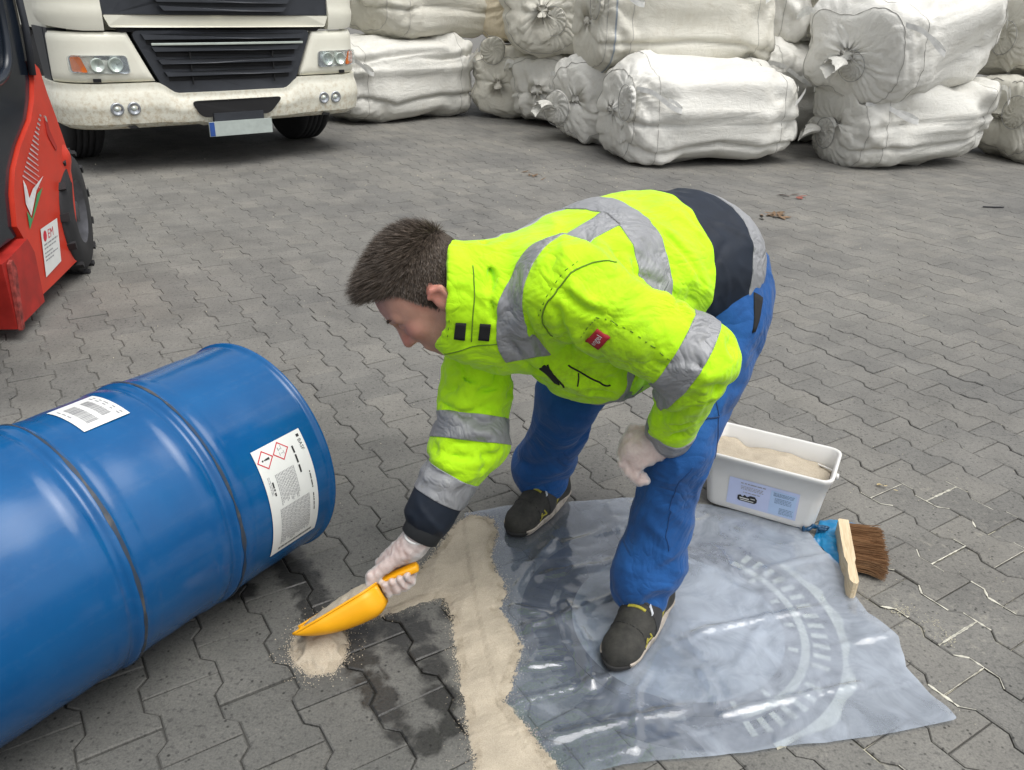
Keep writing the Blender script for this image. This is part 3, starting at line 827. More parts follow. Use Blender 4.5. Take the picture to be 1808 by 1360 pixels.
# ------------------------------------------------------------------ scoop with sand
M_SCOOP = simple('yellow_plastic', (.86, .40, .004), .42, 0, .03, 20, 200, .1, Subsurface_Weight=.08, Subsurface_Radius=(.01, .006, .002))
tip = np.array((-.484, 1.462, .058)); rear = np.array((-.303, 1.535, .148)); hend = np.array((-.207, 1.545, .190))
xa = rear-tip; LX = np.linalg.norm(xa); xa /= LX
ya = np.cross((0, 0, 1), xa); ya /= np.linalg.norm(ya); za = np.cross(xa, ya)
# roll the scoop so that its mouth leans away from the camera
ra_ = math.radians(-34); ya, za = ya*math.cos(ra_)+za*math.sin(ra_), za*math.cos(ra_)-ya*math.sin(ra_)
scoop = thing('scoop', 'yellow plastic scoop full of sand held in the gloved right hand', 'scoop', tuple(tip))
def sc_pt(u, v, inner):
    """u 0 tip..1 rear, v -1..1 across"""
    wdt = (.052*min(1, .74+.9*u)) if u < .8 else .052*(1-.55*((u-.8)/.2)**2)
    dep = .070*math.sin(min(1, u*1.02+.02)**.72*math.pi/2*1.0)*(1-.25*max(0, (u-.8)/.2)**2)
    th_ = .0022 if inner else 0
    a = v*math.pi/2
    y_ = (wdt-th_)*math.copysign(abs(math.sin(a))**.75, a); z_ = -(dep-th_)*abs(math.cos(a))**.75
    return xa*u*LX+ya*y_+za*z_
N_, M_ = 26, 22
V = []; F = []
for inner in (0, 1):
    for i in range(N_+1):
        for j in range(M_+1): V.append(sc_pt(i/N_, -1+2*j/M_, inner))
o_ = (N_+1)*(M_+1); ix = lambda l, i, j: l*o_+i*(M_+1)+j
for i in range(N_):
    for j in range(M_):
        F.append((ix(0, i, j), ix(0, i, j+1), ix(0, i+1, j+1), ix(0, i+1, j))); F.append((ix(1, i, j), ix(1, i+1, j), ix(1, i+1, j+1), ix(1, i, j+1)))
    for j in (0, M_): F.append((ix(0, i, j), ix(0, i+1, j), ix(1, i+1, j), ix(1, i, j)))
for j in range(M_): F.append((ix(0, 0, j), ix(1, 0, j), ix(1, 0, j+1), ix(0, 0, j+1)))
rl = [ix(0, N_, j) for j in range(M_+1)]; F.append(tuple(reversed(rl)))
part('blade', V, F, M_SCOOP, scoop)
# rolled edge
e1 = [sc_pt(i/N_, -1, 0)+za*.001 for i in range(N_+1)]; e2 = [sc_pt(i/N_, 1, 0)+za*.001 for i in range(N_+1)]
v, f = join([tube(e1, .0028, 6), tube(e2, .0028, 6)]); part('rim', v, f, M_SCOOP, scoop)
h0 = sc_pt(1, 0, 0)*.0+xa*LX-za*.004
hd = hend-tip-h0
pts = [h0-hd*.10, h0+hd*.12, h0+hd*.5, h0+hd*.97, h0+hd]
def bar(pts, w_, h_, up_):
    V = []; F = []; m = len(pts)
    for i, p_ in enumerate(pts):
        d = pts[min(i+1, m-1)]-pts[max(i-1, 0)]; d = d/np.linalg.norm(d); s = np.cross(up_, d); s /= np.linalg.norm(s); u_ = np.cross(d, s)
        k = .7 if i == m-1 else 1
        for a in np.linspace(0, 2*np.pi, 14, endpoint=False):
            ca, sa = math.cos(a), math.sin(a)
            V.append(p_+s*w_*k*math.copysign(abs(ca)**.5, ca)+u_*h_*k*math.copysign(abs(sa)**.5, sa))
    for i in range(m-1):
        for k in range(14): F.append((i*14+k, i*14+(k+1) % 14, (i+1)*14+(k+1) % 14, (i+1)*14+k))
    F.append(tuple(range(13, -1, -1))); F.append(tuple(range((m-1)*14, m*14)))
    return V, F
v, f = bar(pts, .0125, .0095, np.array((0, 0, 1.))); part('handle', v, f, M_SCOOP, scoop)
# sand heaped in it
N_, M_ = 30, 18; V = []; F = []; nz = Noise(77, 20, .02)
for i in range(N_+1):
    u = .10+.86*i/N_
    for j in range(M_+1):
        v_ = -1+2*j/M_; a = sc_pt(u, -1, 1); b_ = sc_pt(u, 1, 1); p_ = a+(b_-a)*(j/M_)*.98
        hh = .017*(1-v_*v_)**.7*math.sin(min(1, u*1.3)*math.pi/2)*(1-max(0, (u-.75)/.25)**2)-.003
        V.append(p_+za*(hh+.0012*float(nz(p_[None])[0])))
for i in range(N_):
    for j in range(M_): F.append((i*(M_+1)+j, (i+1)*(M_+1)+j, (i+1)*(M_+1)+j+1, i*(M_+1)+j+1))
tag(part('scooped_sand', V, F, M_SAND, None, loc=tuple(tip)), 'beige sand heaped in the yellow scoop', 'sand', kind='stuff')

# ------------------------------------------------------------------ white tub with label
M_TUB = simple('white_polypropylene', (.70, .69, .66), .35, 0, .03, 8, 300, .05, Subsurface_Weight=.25, Subsurface_Radius=(.03, .03, .025))
BE1 = np.array((.895, -.446)); ang_b = math.atan2(BE1[1], BE1[0])
tub = thing('bucket', 'white rectangular plastic bucket with open top half full of sand', 'bucket', (.782, 2.128, .009), ang_b)
def rrect(hx, hy, r, n=8):
    P = []
    for cx, cy, a0 in ((hx-r, hy-r, 0), (-hx+r, hy-r, 90), (-hx+r, -hy+r, 180), (hx-r, -hy+r, 270)):
        for k in range(n+1):
            a = math.radians(a0+90*k/n); P.append((cx+r*math.cos(a), cy+r*math.sin(a)))
    return np.array(P)
def loft(levels, mat, name, parent, cap0=True, cap1=False, smooth=True):
    V = []; F = []; n = len(levels[0][0])
    for P, z in levels:
        for x, y in P: V.append((x, y, z))
    for i in range(len(levels)-1):
        for k in range(n): F.append((i*n+k, i*n+(k+1) % n, (i+1)*n+(k+1) % n, (i+1)*n+k))
    if cap0: F.append(tuple(range(n-1, -1, -1)))
    if cap1: F.append(tuple(range((len(levels)-1)*n, len(levels)*n)))
    return part(name, V, F, mat, parent, smooth)
TH = .190
def ts(z, o=0.0): k = z/TH; return rrect(.158+.022*k+o, .084+.018*k+o, .030+o*.5)
loft([(ts(.003, -.008), 0), (ts(0), .006), (ts(.02), .02), (ts(.1), .1), (ts(.140), .140), (ts(.143, .002), .1435), (ts(.174, .0022), .173), (ts(.176, .0065), .175), (ts(.186, .0075), .185), (ts(.190, .006), TH), (ts(.190, .001), TH+.0005), (ts(.189, -.0025), TH-.002), (ts(.12, -.003), .12), (ts(.06, -.003), .06), (ts(.02, -.003), .008), (ts(.0, -.05), .007)], M_TUB, 'tub', tub, True, True)
# bail lugs and folded bail
for sx in (-1, 1):
    v, f = lathe_x([(0, 0), (0, .009), (.010, .009), (.012, .006), (.0125, 0)], 16); v = np.array(v); v[:, 0] = sx*(v[:, 0]+.182)
    v[:, 1] += .0; v[:, 2] += .156
    part('handle_lug', v, f if sx > 0 else [tuple(reversed(q)) for q in f], M_TUB, tub)
arc = [(.190*math.cos(a), .118*math.sin(a)+.0, 0.158-.035*abs(math.sin(a))) for a in np.linspace(0, math.pi, 24)]
v, f = tube(arc, .0034, 8); part('bail', v, f, M_TUB, tub)
# sand inside, slumped to one corner
gx, gy = np.meshgrid(np.linspace(-1, 1, 46), np.linspace(-1, 1, 28), indexing='ij')
P2 = np.stack([gx.ravel()*.176, gy.ravel()*.0985], 1); P3 = np.concatenate([P2, np.zeros((len(P2), 1))], 1)
zs = .152-.10*(P2[:, 1]+.0985)*.55+.006*np.sin(P2[:, 0]*26+.5)-.01*P2[:, 0]/.17+.0022*Noise(9, 16, .03)(P3)+.003*Noise(10, 16, .1)(P3)
idx = np.arange(gx.size).reshape(gx.shape); Q = np.stack([idx[:-1, :-1], idx[1:, :-1], idx[1:, 1:], idx[:-1, 1:]], -1).reshape(-1, 4)
V, F, cy = clip(np.concatenate([P2, zs[:, None]], 1), Q, poly_dist(P2, ts(.120, -.0028)))
tag(part('tub_sand', V, F, M_SAND, None, loc=tub.location, rot=(0, 0, ang_b)), 'beige sand lying inside the white bucket', 'sand', kind='stuff')
# printed label on the long front face
M_LAB = simple('blue_white_label', (.50, .56, .78), .5, var=.03)
M_LAB2 = simple('label_blue_panel', (.42, .56, .78), .5, var=.03)
def face_pt(V, off):
    V = np.asarray(V, float); z = V[:, 1]; k = z/TH
    sl_ = .018/TH
    return np.stack([V[:, 0], -(.084+.018*k)-off, z], 1)
def fmark(name, VF, mat, parent, off): return part(name, face_pt(np.array(VF[0], float), off), VF[1], mat, parent, False)
tl = fmark('label', rects([(-.095, .026, .108, .128-.006)]), M_LAB, tub, .0012); tl['label'] = 'pale blue printed label with a small black logo'
fmark('label_panel', rects([(.028, .030, .102, .112)]), M_LAB2, tl, .0018)
rr_ = random.Random(8); L = []
L += greek(rr_, -.060, .012, .108, .0036)
for y in (.098, .093, .088): L += greek(rr_, -.058, .008, y, .0022)
L += greek(rr_, -.05, .002, .077, .003)
fmark('printed_lines', rects(L), M_GREYINK, tl, .0018)
L = []
for y in (.104, .0995, .095): L += greek(rr_, .036, .096, y, .0022)
for y in (.086, .081, .076, .071): L += greek(rr_, .042, .090, y, .0020)
for y in (.054, .049, .044, .039, .035): L += greek(rr_, .058, .098, y, .0020)
fmark('printed_lines', rects(L), simple('blue_grey_print', (.22, .30, .42), .6), tl, .0024)
bm = bmesh.new()
pl = [(-.064, .050), (-.064, .064), (-.056, .068), (-.050, .062), (-.044, .070), (-.036, .064), (-.028, .071), (-.014, .071), (-.007, .062), (-.007, .052), (-.013, .046), (-.058, .046)]
lg = fmark('logo', ([(x, z, 0) for x, z in pl], [tuple(range(len(pl)))]), M_INK, tl, .0024)
fmark('logo_detail', rects([(-.058, .056, -.030, .0595), (-.026, .060, -.013, .0625), (-.056, .050, -.016, .0525)]), M_PAPER, lg, .0030)

# ------------------------------------------------------------------ hand brush
M_WOOD = None
t = NT('pale_beech'); c = t.coord(); mp = t.n('Mapping'); t.l(c, mp.inputs[0]); mp.inputs['Scale'].default_value = (3, 40, 40)
g = t.noise(mp.outputs[0], 4, 5, .6, 1.0)
M_WOOD = t.done(t.bsdf(t.ramp(g, [(.3, (.50, .38, .22)), (.6, (.66, .54, .36)), (.8, (.72, .62, .45))]), .6, 0, g, .15, .001))
b0, b1 = np.array((.972, 1.985)), np.array((.900, 1.695)); bd = (b1-b0); BL = np.linalg.norm(bd); ab = math.atan2(bd[1], bd[0])
brush = thing('hand_brush', 'wooden hand brush with stiff brown bristles lying on its side', 'brush', (b0[0], b0[1], .0), ab)
# local x along the stock, +y towards the bristles (screen right)
out_l = [(0, -.012), (.005, -.016), (.10, -.017), (.185, -.016), (.215, -.010), (.25, -.013), (.285, -.012), (.297, -.004), (.298, .004), (.285, .011), (.24, .010), (.205, .009), (.185, .013), (.0, .013)]
bm = bmesh.new(); bm_prism(bm, out_l, .006, .058, 'z'); bm_part('stock', bm, M_WOOD, brush, True, .004, 3)
t = NT('brown_bristle'); oi = t.n('NewGeometry')
M_BRIS = t.done(t.bsdf(t.ramp(oi.outputs['Random Per Island'], [(0, (.13, .065, .030)), (.5, (.27, .145, .070)), (1, (.44, .27, .14))]), .6))
V = []; F = []; r = np.random.default_rng(3)
for k in range(2600):
    x = r.uniform(.006, .182); z = r.uniform(.010, .054); l = .086+r.normal(0, .005)-.02*max(0, (x-.15)/.03)*r.random()
    w_ = .00055; dz = r.normal(0, .10)+(z-.032)*2.2; dx = r.normal(0, .07)+(x-.09)*.9
    p0 = np.array((x, .0125, z)); p1 = p0+np.array((dx*.02, l*.55, dz*.012)); p2 = p0+np.array((dx*.075, l, dz*.05-.004))
    p1[2] = max(p1[2], .003); p2[2] = max(p2[2], .003)
    b = len(V); s = np.array((w_, 0, 0)); u_ = np.array((0, 0, w_))
    for p_ in (p0, p1, p2): V += [p_-s, p_+s*.5+u_, p_+s*.5-u_]
    for q in (0, 3):
        for a in range(3): F.append((b+q+a, b+q+(a+1) % 3, b+q+3+(a+1) % 3, b+q+3+a))
part('bristles', V, F, M_BRIS, brush, False)['kind'] = 'stuff'

# ------------------------------------------------------------------ blue plastic bag twisted at its neck
t = NT('blue_bag_film'); c = t.pos(); n = t.noise(c, 30, 4)
M_BLUE = t.done(t.bsdf(t.ramp(n, [(.3, (.008, .16, .36)), (.7, (.014, .24, .48))]), .32, 0, n, .35, .003, Transmission_Weight=.12))
BAGP = [(.905, 1.995), (.935, 2.052), (.985, 2.06), (1.06, 2.035), (1.09, 1.985), (1.02, 1.94), (.97, 1.88), (.945, 1.80), (.918, 1.80), (.905, 1.88), (.885, 1.955)]
gx, gy = np.meshgrid(np.arange(.86, 1.12, .005), np.arange(1.77, 2.09, .005), indexing='ij')
P2 = np.stack([gx, gy], -1).reshape(-1, 2); P3 = np.concatenate([P2, np.zeros((len(P2), 1))], 1)
d = poly_dist(P2, BAGP)
nr = np.array((.90, 1.99)); v_ = P2-nr; an = np.arctan2(v_[:, 1], v_[:, 0]); rd = np.linalg.norm(v_, axis=1)
zz = .004+.016*(1-np.exp(-d.clip(0)/.02))*np.exp(-((rd-.09)/.11)**2)*(1-np.clip((P2[:, 0]-.93)/.06, 0, 1)*.75)+.004*np.sin(an*13+2*Noise(4, 8, .1)(P3))*np.exp(-rd/.08)+.0022*Noise(5, 16, .05)(P3)
zz = np.maximum(zz, .0035)
idx = np.arange(gx.size).reshape(gx.shape); Q = np.stack([idx[:-1, :-1], idx[1:, :-1], idx[1:, 1:], idx[:-1, 1:]], -1).reshape(-1, 4)
V, F, cy = clip(np.concatenate([P2, zz[:, None]], 1), Q, d)
bag = thing('plastic_bag', 'bright blue plastic bag with twisted neck lying between bucket and brush', 'plastic bag', (.9, 1.99, 0))
part('bag_film', V-np.array((.9, 1.99, 0)), F, M_BLUE, bag)
fl = Field(); r = np.random.default_rng(12)
for k in range(13):
    a = np.array((r.uniform(-.045, .035), r.uniform(-.010, .016), r.uniform(.012, .022))); b_ = a+np.array((r.uniform(-.02, .02), r.uniform(-.008, .008), r.uniform(-.004, .010)))
    fl.seg(a, b_, .006, .004, .006)
V, F = surface_nets(fl, (-.08, -.04, -.005), (.08, .05, .05), .0022, .004)
part('twisted_neck', V, F, simple('dark_blue_bag', (.006, .06, .14), .35), bag)

# ------------------------------------------------------------------ litter
M_LEAF = simple('dead_leaf', (.19, .12, .065), .8, 0, .3, 30, 200, .3)
def leafclump(name, label, cat, x, y, n, s, seed, mat):
    r = np.random.default_rng(seed); V = []; F = []
    for k in range(n):
        c = np.array((r.normal(0, s), r.normal(0, s), .006+.006*r.random())); a = r.uniform(0, 6.28); l = r.uniform(.5, 1.1)*s; w_ = l*r.uniform(.18, .4)
        d = np.array((math.cos(a), math.sin(a), r.normal(0, .2))); p_ = np.array((-math.sin(a), math.cos(a), r.normal(0, .35)))
        b = len(V); V += [c-d*l, c-d*l*.3+p_*w_, c+d*l*.4+p_*w_*.8, c+d*l, c+d*l*.3-p_*w_, c-d*l*.4-p_*w_*.9]; F.append(tuple(range(b, b+6)))
    V = np.array(V); V[:, 2] = np.maximum(V[:, 2], .003)
    return tag(part(name, V, F, mat, None, False, loc=(x, y, 0)), label, cat)
leafclump('dead_leaves', 'small clump of brown dead leaves on the paving behind the man', 'leaves', 1.87, 5.84, 18, .055, 1, M_LEAF)
leafclump('dead_leaves', 'thin reddish strip of leaf litter near the big bags', 'leaves', 2.18, 6.45, 7, .05, 2, simple('red_leaf', (.22, .07, .05), .8))
leafclump('dead_leaves', 'brown scraps of leaf near the bag pile at the left of the man\'s back', 'leaves', .10, 6.95, 6, .05, 3, M_LEAF)
bm = bmesh.new(); bm_prism(bm, [(-.085, .004), (-.08, .016), (.02, .010), (.085, .013), (.082, .004), (.01, -.006)], .004, .012, 'z')
tag(bm_part('black_strip', bm, simple('black_rubber_scrap', (.03, .03, .035), .6), None, False, .002, 1, loc=(3.65, 6.31, 0), rot=(0, 0, .05)), 'short black rubber strip lying alone on the paving', 'rubber strip')
tag(leafclump('dry_leaf', 'yellowish dry leaf scrap on the paving beyond the brush', 'leaf', 1.215, 2.25, 5, .012, 4, simple('straw', (.45, .36, .19), .8)))
# crumbs of pale grit along the joints beside the drain cover
V = []; F = []; r = np.random.default_rng(31); T = np.array([(1, 0, 0), (-.5, .87, 0), (-.5, -.87, 0), (0, 0, 1.1)])
def crumbs(x, y, n, sx, sy, s0, s1):
    for k in range(n):
        s = r.uniform(s0, s1); a = r.uniform(0, 6.28); c_, s_ = math.cos(a), math.sin(a); px, py = x+r.normal(0, sx), y+r.normal(0, sy); b = len(V)
        for q in T: V.append((px+s*(q[0]*c_-q[1]*s_), py+s*(q[0]*s_+q[1]*c_), s*q[2]))
        F.extend([(b, b+1, b+3), (b+1, b+2, b+3), (b+2, b, b+3)])
crumbs(1.02, 1.665, 90, .022, .012, .001, .003); crumbs(1.075, 1.615, 60, .016, .016, .001, .003); crumbs(1.09, 1.57, 60, .012, .016, .001, .003)
crumbs(1.3, 1.9, 160, .25, .25, .001, .0022); crumbs(1.0, 2.6, 180, .9, .5, .001, .0026); crumbs(-.6, 3.6, 120, 1.2, .9, .0012, .0032); crumbs(2.5, 5.5, 160, 1.6, 1.2, .002, .005); crumbs(.2, 7.0, 130, 1.5, .8, .002, .007); crumbs(-.2, 2.6, 60, .5, .4, .001, .002)
tag(part('loose_grit', V, F, M_GRIT, None, False), 'pale crumbs of grit scattered over the paving', 'grit', kind='stuff')
# ------------------------------------------------------------------ truck cab
def dirty_white(name, base=(.76, .745, .635)):
    t = NT(name); c = t.coord(); sp = t.n('SeparateXYZ'); t.l(c, sp.inputs[0])
    n = t.noise(c, 2.4, 5, .65); f = t.noise(c, 26, 5, .75); f2 = t.noise(c, 9, 5, .7)
    low = t.n('MapRange'); t.l(sp.outputs[2], low.inputs['Value']); low.inputs['From Min'].default_value = .78; low.inputs['From Max'].default_value = .36
    m = t.math('MULTIPLY', t.math('ADD', low.outputs[0], t.math('MULTIPLY', t.math('SUBTRACT', f2, .5), .9), True), t.ramp(f, [(.46, (0, 0, 0)), (.66, (1, 1, 1))]))
    col = t.mix(t.math('MULTIPLY', m, .75), t.ramp(n, [(.3, tuple(x*.94 for x in base)), (.7, base)]), (.36, .25, .11))
    return t.done(t.bsdf(col, t.math('ADD', t.math('MULTIPLY', m, .3), .33), 0, f, .05, .001))
M_TW = dirty_white('cream_truck_paint'); M_TB = simple('dark_grey_plastic', (.028, .032, .040), .5, 0, .1, 10, 260, .1)
M_BLK = simple('black_void', (.008, .008, .009), .8); M_RUB = simple('tyre_rubber', (.022, .022, .024), .8, 0, .2, 12, 90, .4)
M_CHR = simple('dull_chrome', (.62, .68, .62), .32, .6, .03); M_LAMPH = simple('lamp_housing', (.42, .44, .46), .22, .75, .1, 40)
t = NT('lamp_lens'); M_LENS = t.done(t.bsdf((.8, .85, .87), .08, 0, None, Transmission_Weight=.88, IOR=1.35, Alpha=.55))
M_AMB = simple('amber_lens', (.70, .16, .02), .25, 0, .05); M_STEEL = simple('grey_steel', (.10, .10, .11), .55, .4, .2)
TH_ = .69887
tc = np.array((-2.43306, 7.0058))+.1*np.array((math.cos(TH_), math.sin(TH_)))
truck = thing('truck', 'cream white truck cab with dark grille and rust speckled bumper', 'truck', (tc[0], tc[1], 0), TH_)
def plan(s, hw=1.235, r=.30):
    """plan curve of the cab front: s runs across, returns x, y (y back from the face)"""
    a = hw-r; sgn = 1 if s >= 0 else -1; s = abs(s)
    if s <= a: return sgn*s, .045*(s/a)**2
    q = (s-a)/r
    if q <= math.pi/2: return sgn*(a+r*math.sin(q)), .045+r*(1-math.cos(q))
    return sgn*hw, .045+r+(s-a-r*math.pi/2)
def panel(name, s0, s1, zb, zt, mat, off, depth=.05, prof=None, ns=48, nz=10, parent=truck):
    """solid panel following the plan curve between two heights (functions of s)"""
    V = []; S = np.linspace(s0, s1, ns+1)
    for lay in (0, 1):
        for s in S:
            x, y = plan(s); x2, y2 = plan(s+.01); tx, ty = x2-x, y2-y; l = math.hypot(tx, ty); nx_, ny_ = ty/l, -tx/l
            b, tp = zb(s), zt(s)
            for k in range(nz+1):
                z = b+(tp-b)*k/nz; o = off+(prof(k/nz, z) if prof else 0)-(depth if lay else 0)
                V.append((x+nx_*o, y+ny_*o, z))
    n = (ns+1)*(nz+1); ix = lambda l, i, k: l*n+i*(nz+1)+k; F = []
    for i in range(ns):
        for k in range(nz):
            F.append((ix(0, i, k), ix(0, i+1, k), ix(0, i+1, k+1), ix(0, i, k+1))); F.append((ix(1, i, k), ix(1, i, k+1), ix(1, i+1, k+1), ix(1, i+1, k)))
        F.append((ix(0, i, 0), ix(1, i, 0), ix(1, i+1, 0), ix(0, i+1, 0))); F.append((ix(0, i, nz), ix(0, i+1, nz), ix(1, i+1, nz), ix(1, i, nz)))
    for i in (0, ns):
        for k in range(nz):
            q = (ix(0, i, k), ix(0, i, k+1), ix(1, i, k+1), ix(1, i, k)); F.append(q if i == 0 else q[::-1])
    bm = bmesh.new(); vs = [bm.verts.new(v) for v in V]
    for f_ in F: bm.faces.new([vs[i] for i in f_])
    return bm_part(name, bm, mat, parent, True, 0)
C = lambda v: (lambda s: v)
SMAX = .935+.30*math.pi/2
def bump_top(s):
    a = abs(s); lo_ = .600
    if a < .44: return lo_
    if a > .60: return .684
    q = (a-.44)/.16; return lo_+(.684-lo_)*(q*q*(3-2*q))
def bprof(k, z):
    return .030*math.sin(min(1, k*1.15)*math.pi)**.8-.05*(1-min(1, k/.12))-.018*(1 if k < .35 else max(0, 1-(k-.35)/.15))*.6
def bump_bot(s):
    a = abs(s); return .350-.012*(a < .3)+.0*a
panel('bumper', -SMAX-.45, SMAX+.45, bump_bot, bump_top, M_TW, .03, .06, bprof, 110, 16)
def gr_edge(z):   # half width of the grille opening at a height
    q = (z-.60)/(1.045-.60); return .53+.205*max(0, q)**.9
# headlamp panels: white, bounded inside by the slanted grille edge
for sg in (-1, 1):
    V = []; F = []; ns, nz = 40, 10
    for lay in (0, 1):
        for i in range(ns+1):
            for k in range(nz+1):
                z = .694+(1.040-.694)*k/nz; s_in = gr_edge(z)+.022; s = s_in+(SMAX-s_in)*i/ns
                x, y = plan(s); x2, y2 = plan(s+.01); l = math.hypot(x2-x, y2-y); nx_, ny_ = (y2-y)/l, -(x2-x)/l
                e = min(i/3.0, (ns-i)/3.0, k/1.2, (nz-k)/1.2, 1); o = .026-.016*(1-e)**2-(.05 if lay else 0)-.012*k/nz
                V.append((sg*(x+nx_*o), y+ny_*o, z))
    n = (ns+1)*(nz+1); ix = lambda l, i, k: l*n+i*(nz+1)+k
    for i in range(ns):
        for k in range(nz): F.append((ix(0, i, k), ix(0, i+1, k), ix(0, i+1, k+1), ix(0, i, k+1)))
        F.append((ix(0, i, 0), ix(1, i, 0), ix(1, i+1, 0), ix(0, i+1, 0))); F.append((ix(0, i, nz), ix(0, i+1, nz), ix(1, i+1, nz), ix(1, i, nz)))
    for i in (0, ns):
        for k in range(nz): q = (ix(0, i, k), ix(0, i, k+1), ix(1, i, k+1), ix(1, i, k)); F.append(q if i == 0 else q[::-1])
    if sg < 0: F = [q[::-1] for q in F]
    part('headlight_panel', V, F, M_TW, truck)
def facepoly(pts, off, depth, mat, name, parent=truck, bevel=0.0, sub=.06):
    """polygon in (s,z) face coordinates laid over the plan curve, with thickness"""
    P = []
    n = len(pts)
    for i in range(n):
        a, b = np.array(pts[i]), np.array(pts[(i+1) % n]); m = max(1, int(np.linalg.norm(b-a)/sub))
        for k in range(m): P.append(a+(b-a)*k/m)
    def mp(s, z, o):
        x, y = plan(s); x2, y2 = plan(s+.01); l = math.hypot(x2-x, y2-y); return (x+(y2-y)/l*o, y-(x2-x)/l*o, z)
    bm = bmesh.new(); A = [bm.verts.new(mp(s, z, off)) for s, z in P]; B = [bm.verts.new(mp(s, z, off-depth)) for s, z in P]
    m = len(P); f0 = bm.faces.new(A); bm.faces.new(B[::-1])
    for i in range(m): bm.faces.new((A[i], B[i], B[(i+1) % m], A[(i+1) % m]))
    bmesh.ops.triangulate(bm, faces=[f for f in bm.faces if len(f.verts) > 4])
    return bm_part(name, bm, mat, parent, False, bevel)
def rpoly(pts, r=.03, n=5):
    out_ = []; m = len(pts)
    for i in range(m):
        p0, p1, p2 = (np.array(pts[j % m], float) for j in (i-1, i, i+1))
        d0 = (p0-p1)/np.linalg.norm(p0-p1); d1 = (p2-p1)/np.linalg.norm(p2-p1); rr = min(r, np.linalg.norm(p0-p1)*.45, np.linalg.norm(p2-p1)*.45)
        a, b = p1+d0*rr, p1+d1*rr
        for k in range(n+1): t_ = k/n; out_.append(tuple((1-t_)**2*a+2*t_*(1-t_)*p1+t_*t_*b))
    return out_
# grille
gp_ = rpoly([(-.735, 1.052), (-.53, .600), (.53, .600), (.735, 1.052)], .07)
grille = facepoly(gp_, .012, .06, M_TB, 'grille')
for z, hw, h_, m_ in ((.990, .66, .040, M_TB), (.905, .60, .034, M_TB), (.815, .565, .034, M_TB), (.725, .53, .034, M_TB)):
    pts = [(-hw, z+h_), (-hw+.02, z), (hw-.02, z), (hw, z+h_)]
    facepoly(pts, .044, .03, m_, 'slat', grille, .006)
    facepoly([(-hw+.03, z-.004), (-hw+.035, z-.036), (hw-.035, z-.036), (hw-.03, z-.004)], .016, .006, M_BLK, 'gap', grille)
facepoly([(-.60, .966), (-.60, .949), (.635, .949), (.635, .966)], .050, .012, M_CHR, 'chrome_strip', grille, .003)
for x in (-.32, .36):
    facepoly([(x-.006, .94), (x-.004, .66), (x+.004, .66), (x+.006, .94)], .030, .01, M_BLK, 'rib', grille)
# hood edge, windscreen panel
facepoly(rpoly([(-.90, 1.158), (-.865, 1.074), (.865, 1.074), (.90, 1.158)], .015), .030, .05, M_TW, 'hood_edge', truck, .008)
facepoly([(-.84, 1.072), (-.80, 1.042), (.80, 1.042), (.84, 1.072)], .008, .04, M_BLK, 'shadow_gap')
facepoly([(-.95, 1.56), (-.905, 1.162), (.905, 1.162), (.95, 1.56)], .012, .05, M_TB, 'upper_grille')
for x0, x1, z in ((-.50, .52, 1.19), (-.54, .56, 1.25), (-.58, .6, 1.31)):
    facepoly([(x0, z+.035), (x0+.03, z), (x1-.03, z), (x1, z+.035)], .03, .02, M_TB, 'slat', truck, .004)
for sg in (-1, 1):
    s0_, s1_ = (-(SMAX+.10), -.905) if sg < 0 else (.905, SMAX+.10)
    panel('corner_panel', s0_, s1_, (lambda s: 1.052+.03*max(0, (abs(s)-1.05)/.3)), C(1.60), M_TW, .028, .06, (lambda k, z: -.012*(1-min(1, k/.06))**2+.012*math.exp(-((z-1.17)/.03)**2)), 40, 14)
    # lamps
    a, b = .775, 1.165
    pts = rpoly([(sg*b, .885), (sg*(b+.0), .765), (sg*a, .755), (sg*(a+.012), .882)], .03)
    hl = facepoly(pts, .036, .03, M_LAMPH, 'headlight', truck, .004)
    facepoly(rpoly([(sg*(b-.012), .874), (sg*(b-.012), .776), (sg*(b-.11), .766), (sg*(b-.075), .874)], .015), .040, .01, M_AMB, 'indicator', hl)
    for cx, r_ in ((1.00, .047), (.875, .050)):
        x, y = plan(cx); v, f = lathe_x([(0, 0), (.0, r_*.3), (.010, r_*.55), (.022, r_*.9), (.027, r_), (.021, r_*1.06), (.0, r_*1.1)], 24)
        v = np.array(v)[:, [1, 0, 2]]*np.array((1, -1, 1))
        part('reflector', v+np.array((sg*x, y-.024, .818)), f, M_CHR, hl)
    facepoly(pts, .060, .004, M_LENS, 'lens', hl)
    facepoly([(sg*1.035, .722), (sg*1.035, .698), (sg*.985, .698), (sg*.985, .722)], .034, .01, M_BLK, 'washer_jet')
    fp_ = rpoly([(sg*1.02, .565), (sg*1.02, .45), (sg*.70, .45), (sg*.70, .565)], .055)
    for cx in (.80, .92):
        x, y = plan(cx)
        v, f = lathe_x([(0, 0), (.004, .018), (.012, .034), (.016, .042), (.012, .048), (-.01, .052)], 24); v = np.array(v)[:, [1, 0, 2]]*np.array((1, -1, 1))
        fg = part('fog_lamp', v+np.array((sg*x, y-.052, .505)), f, M_LAMPH, truck)
        v, f = lathe_x([(.008, 0), (.008, .012), (.0, .018)], 16); v = np.array(v)[:, [1, 0, 2]]*np.array((1, -1, 1)); part('bulb', v+np.array((sg*x, y-.058, .505)), f, M_CHR, fg)
    facepoly([(sg*.86, .372), (sg*.83, .357), (sg*.78, .36), (sg*.80, .380)], .050, .03, M_BLK, 'tow_hole')
facepoly(rpoly([(-.37, .540), (-.30, .412), (.275, .412), (.40, .540)], .05), .068, .012, M_BLK, 'lower_intake')
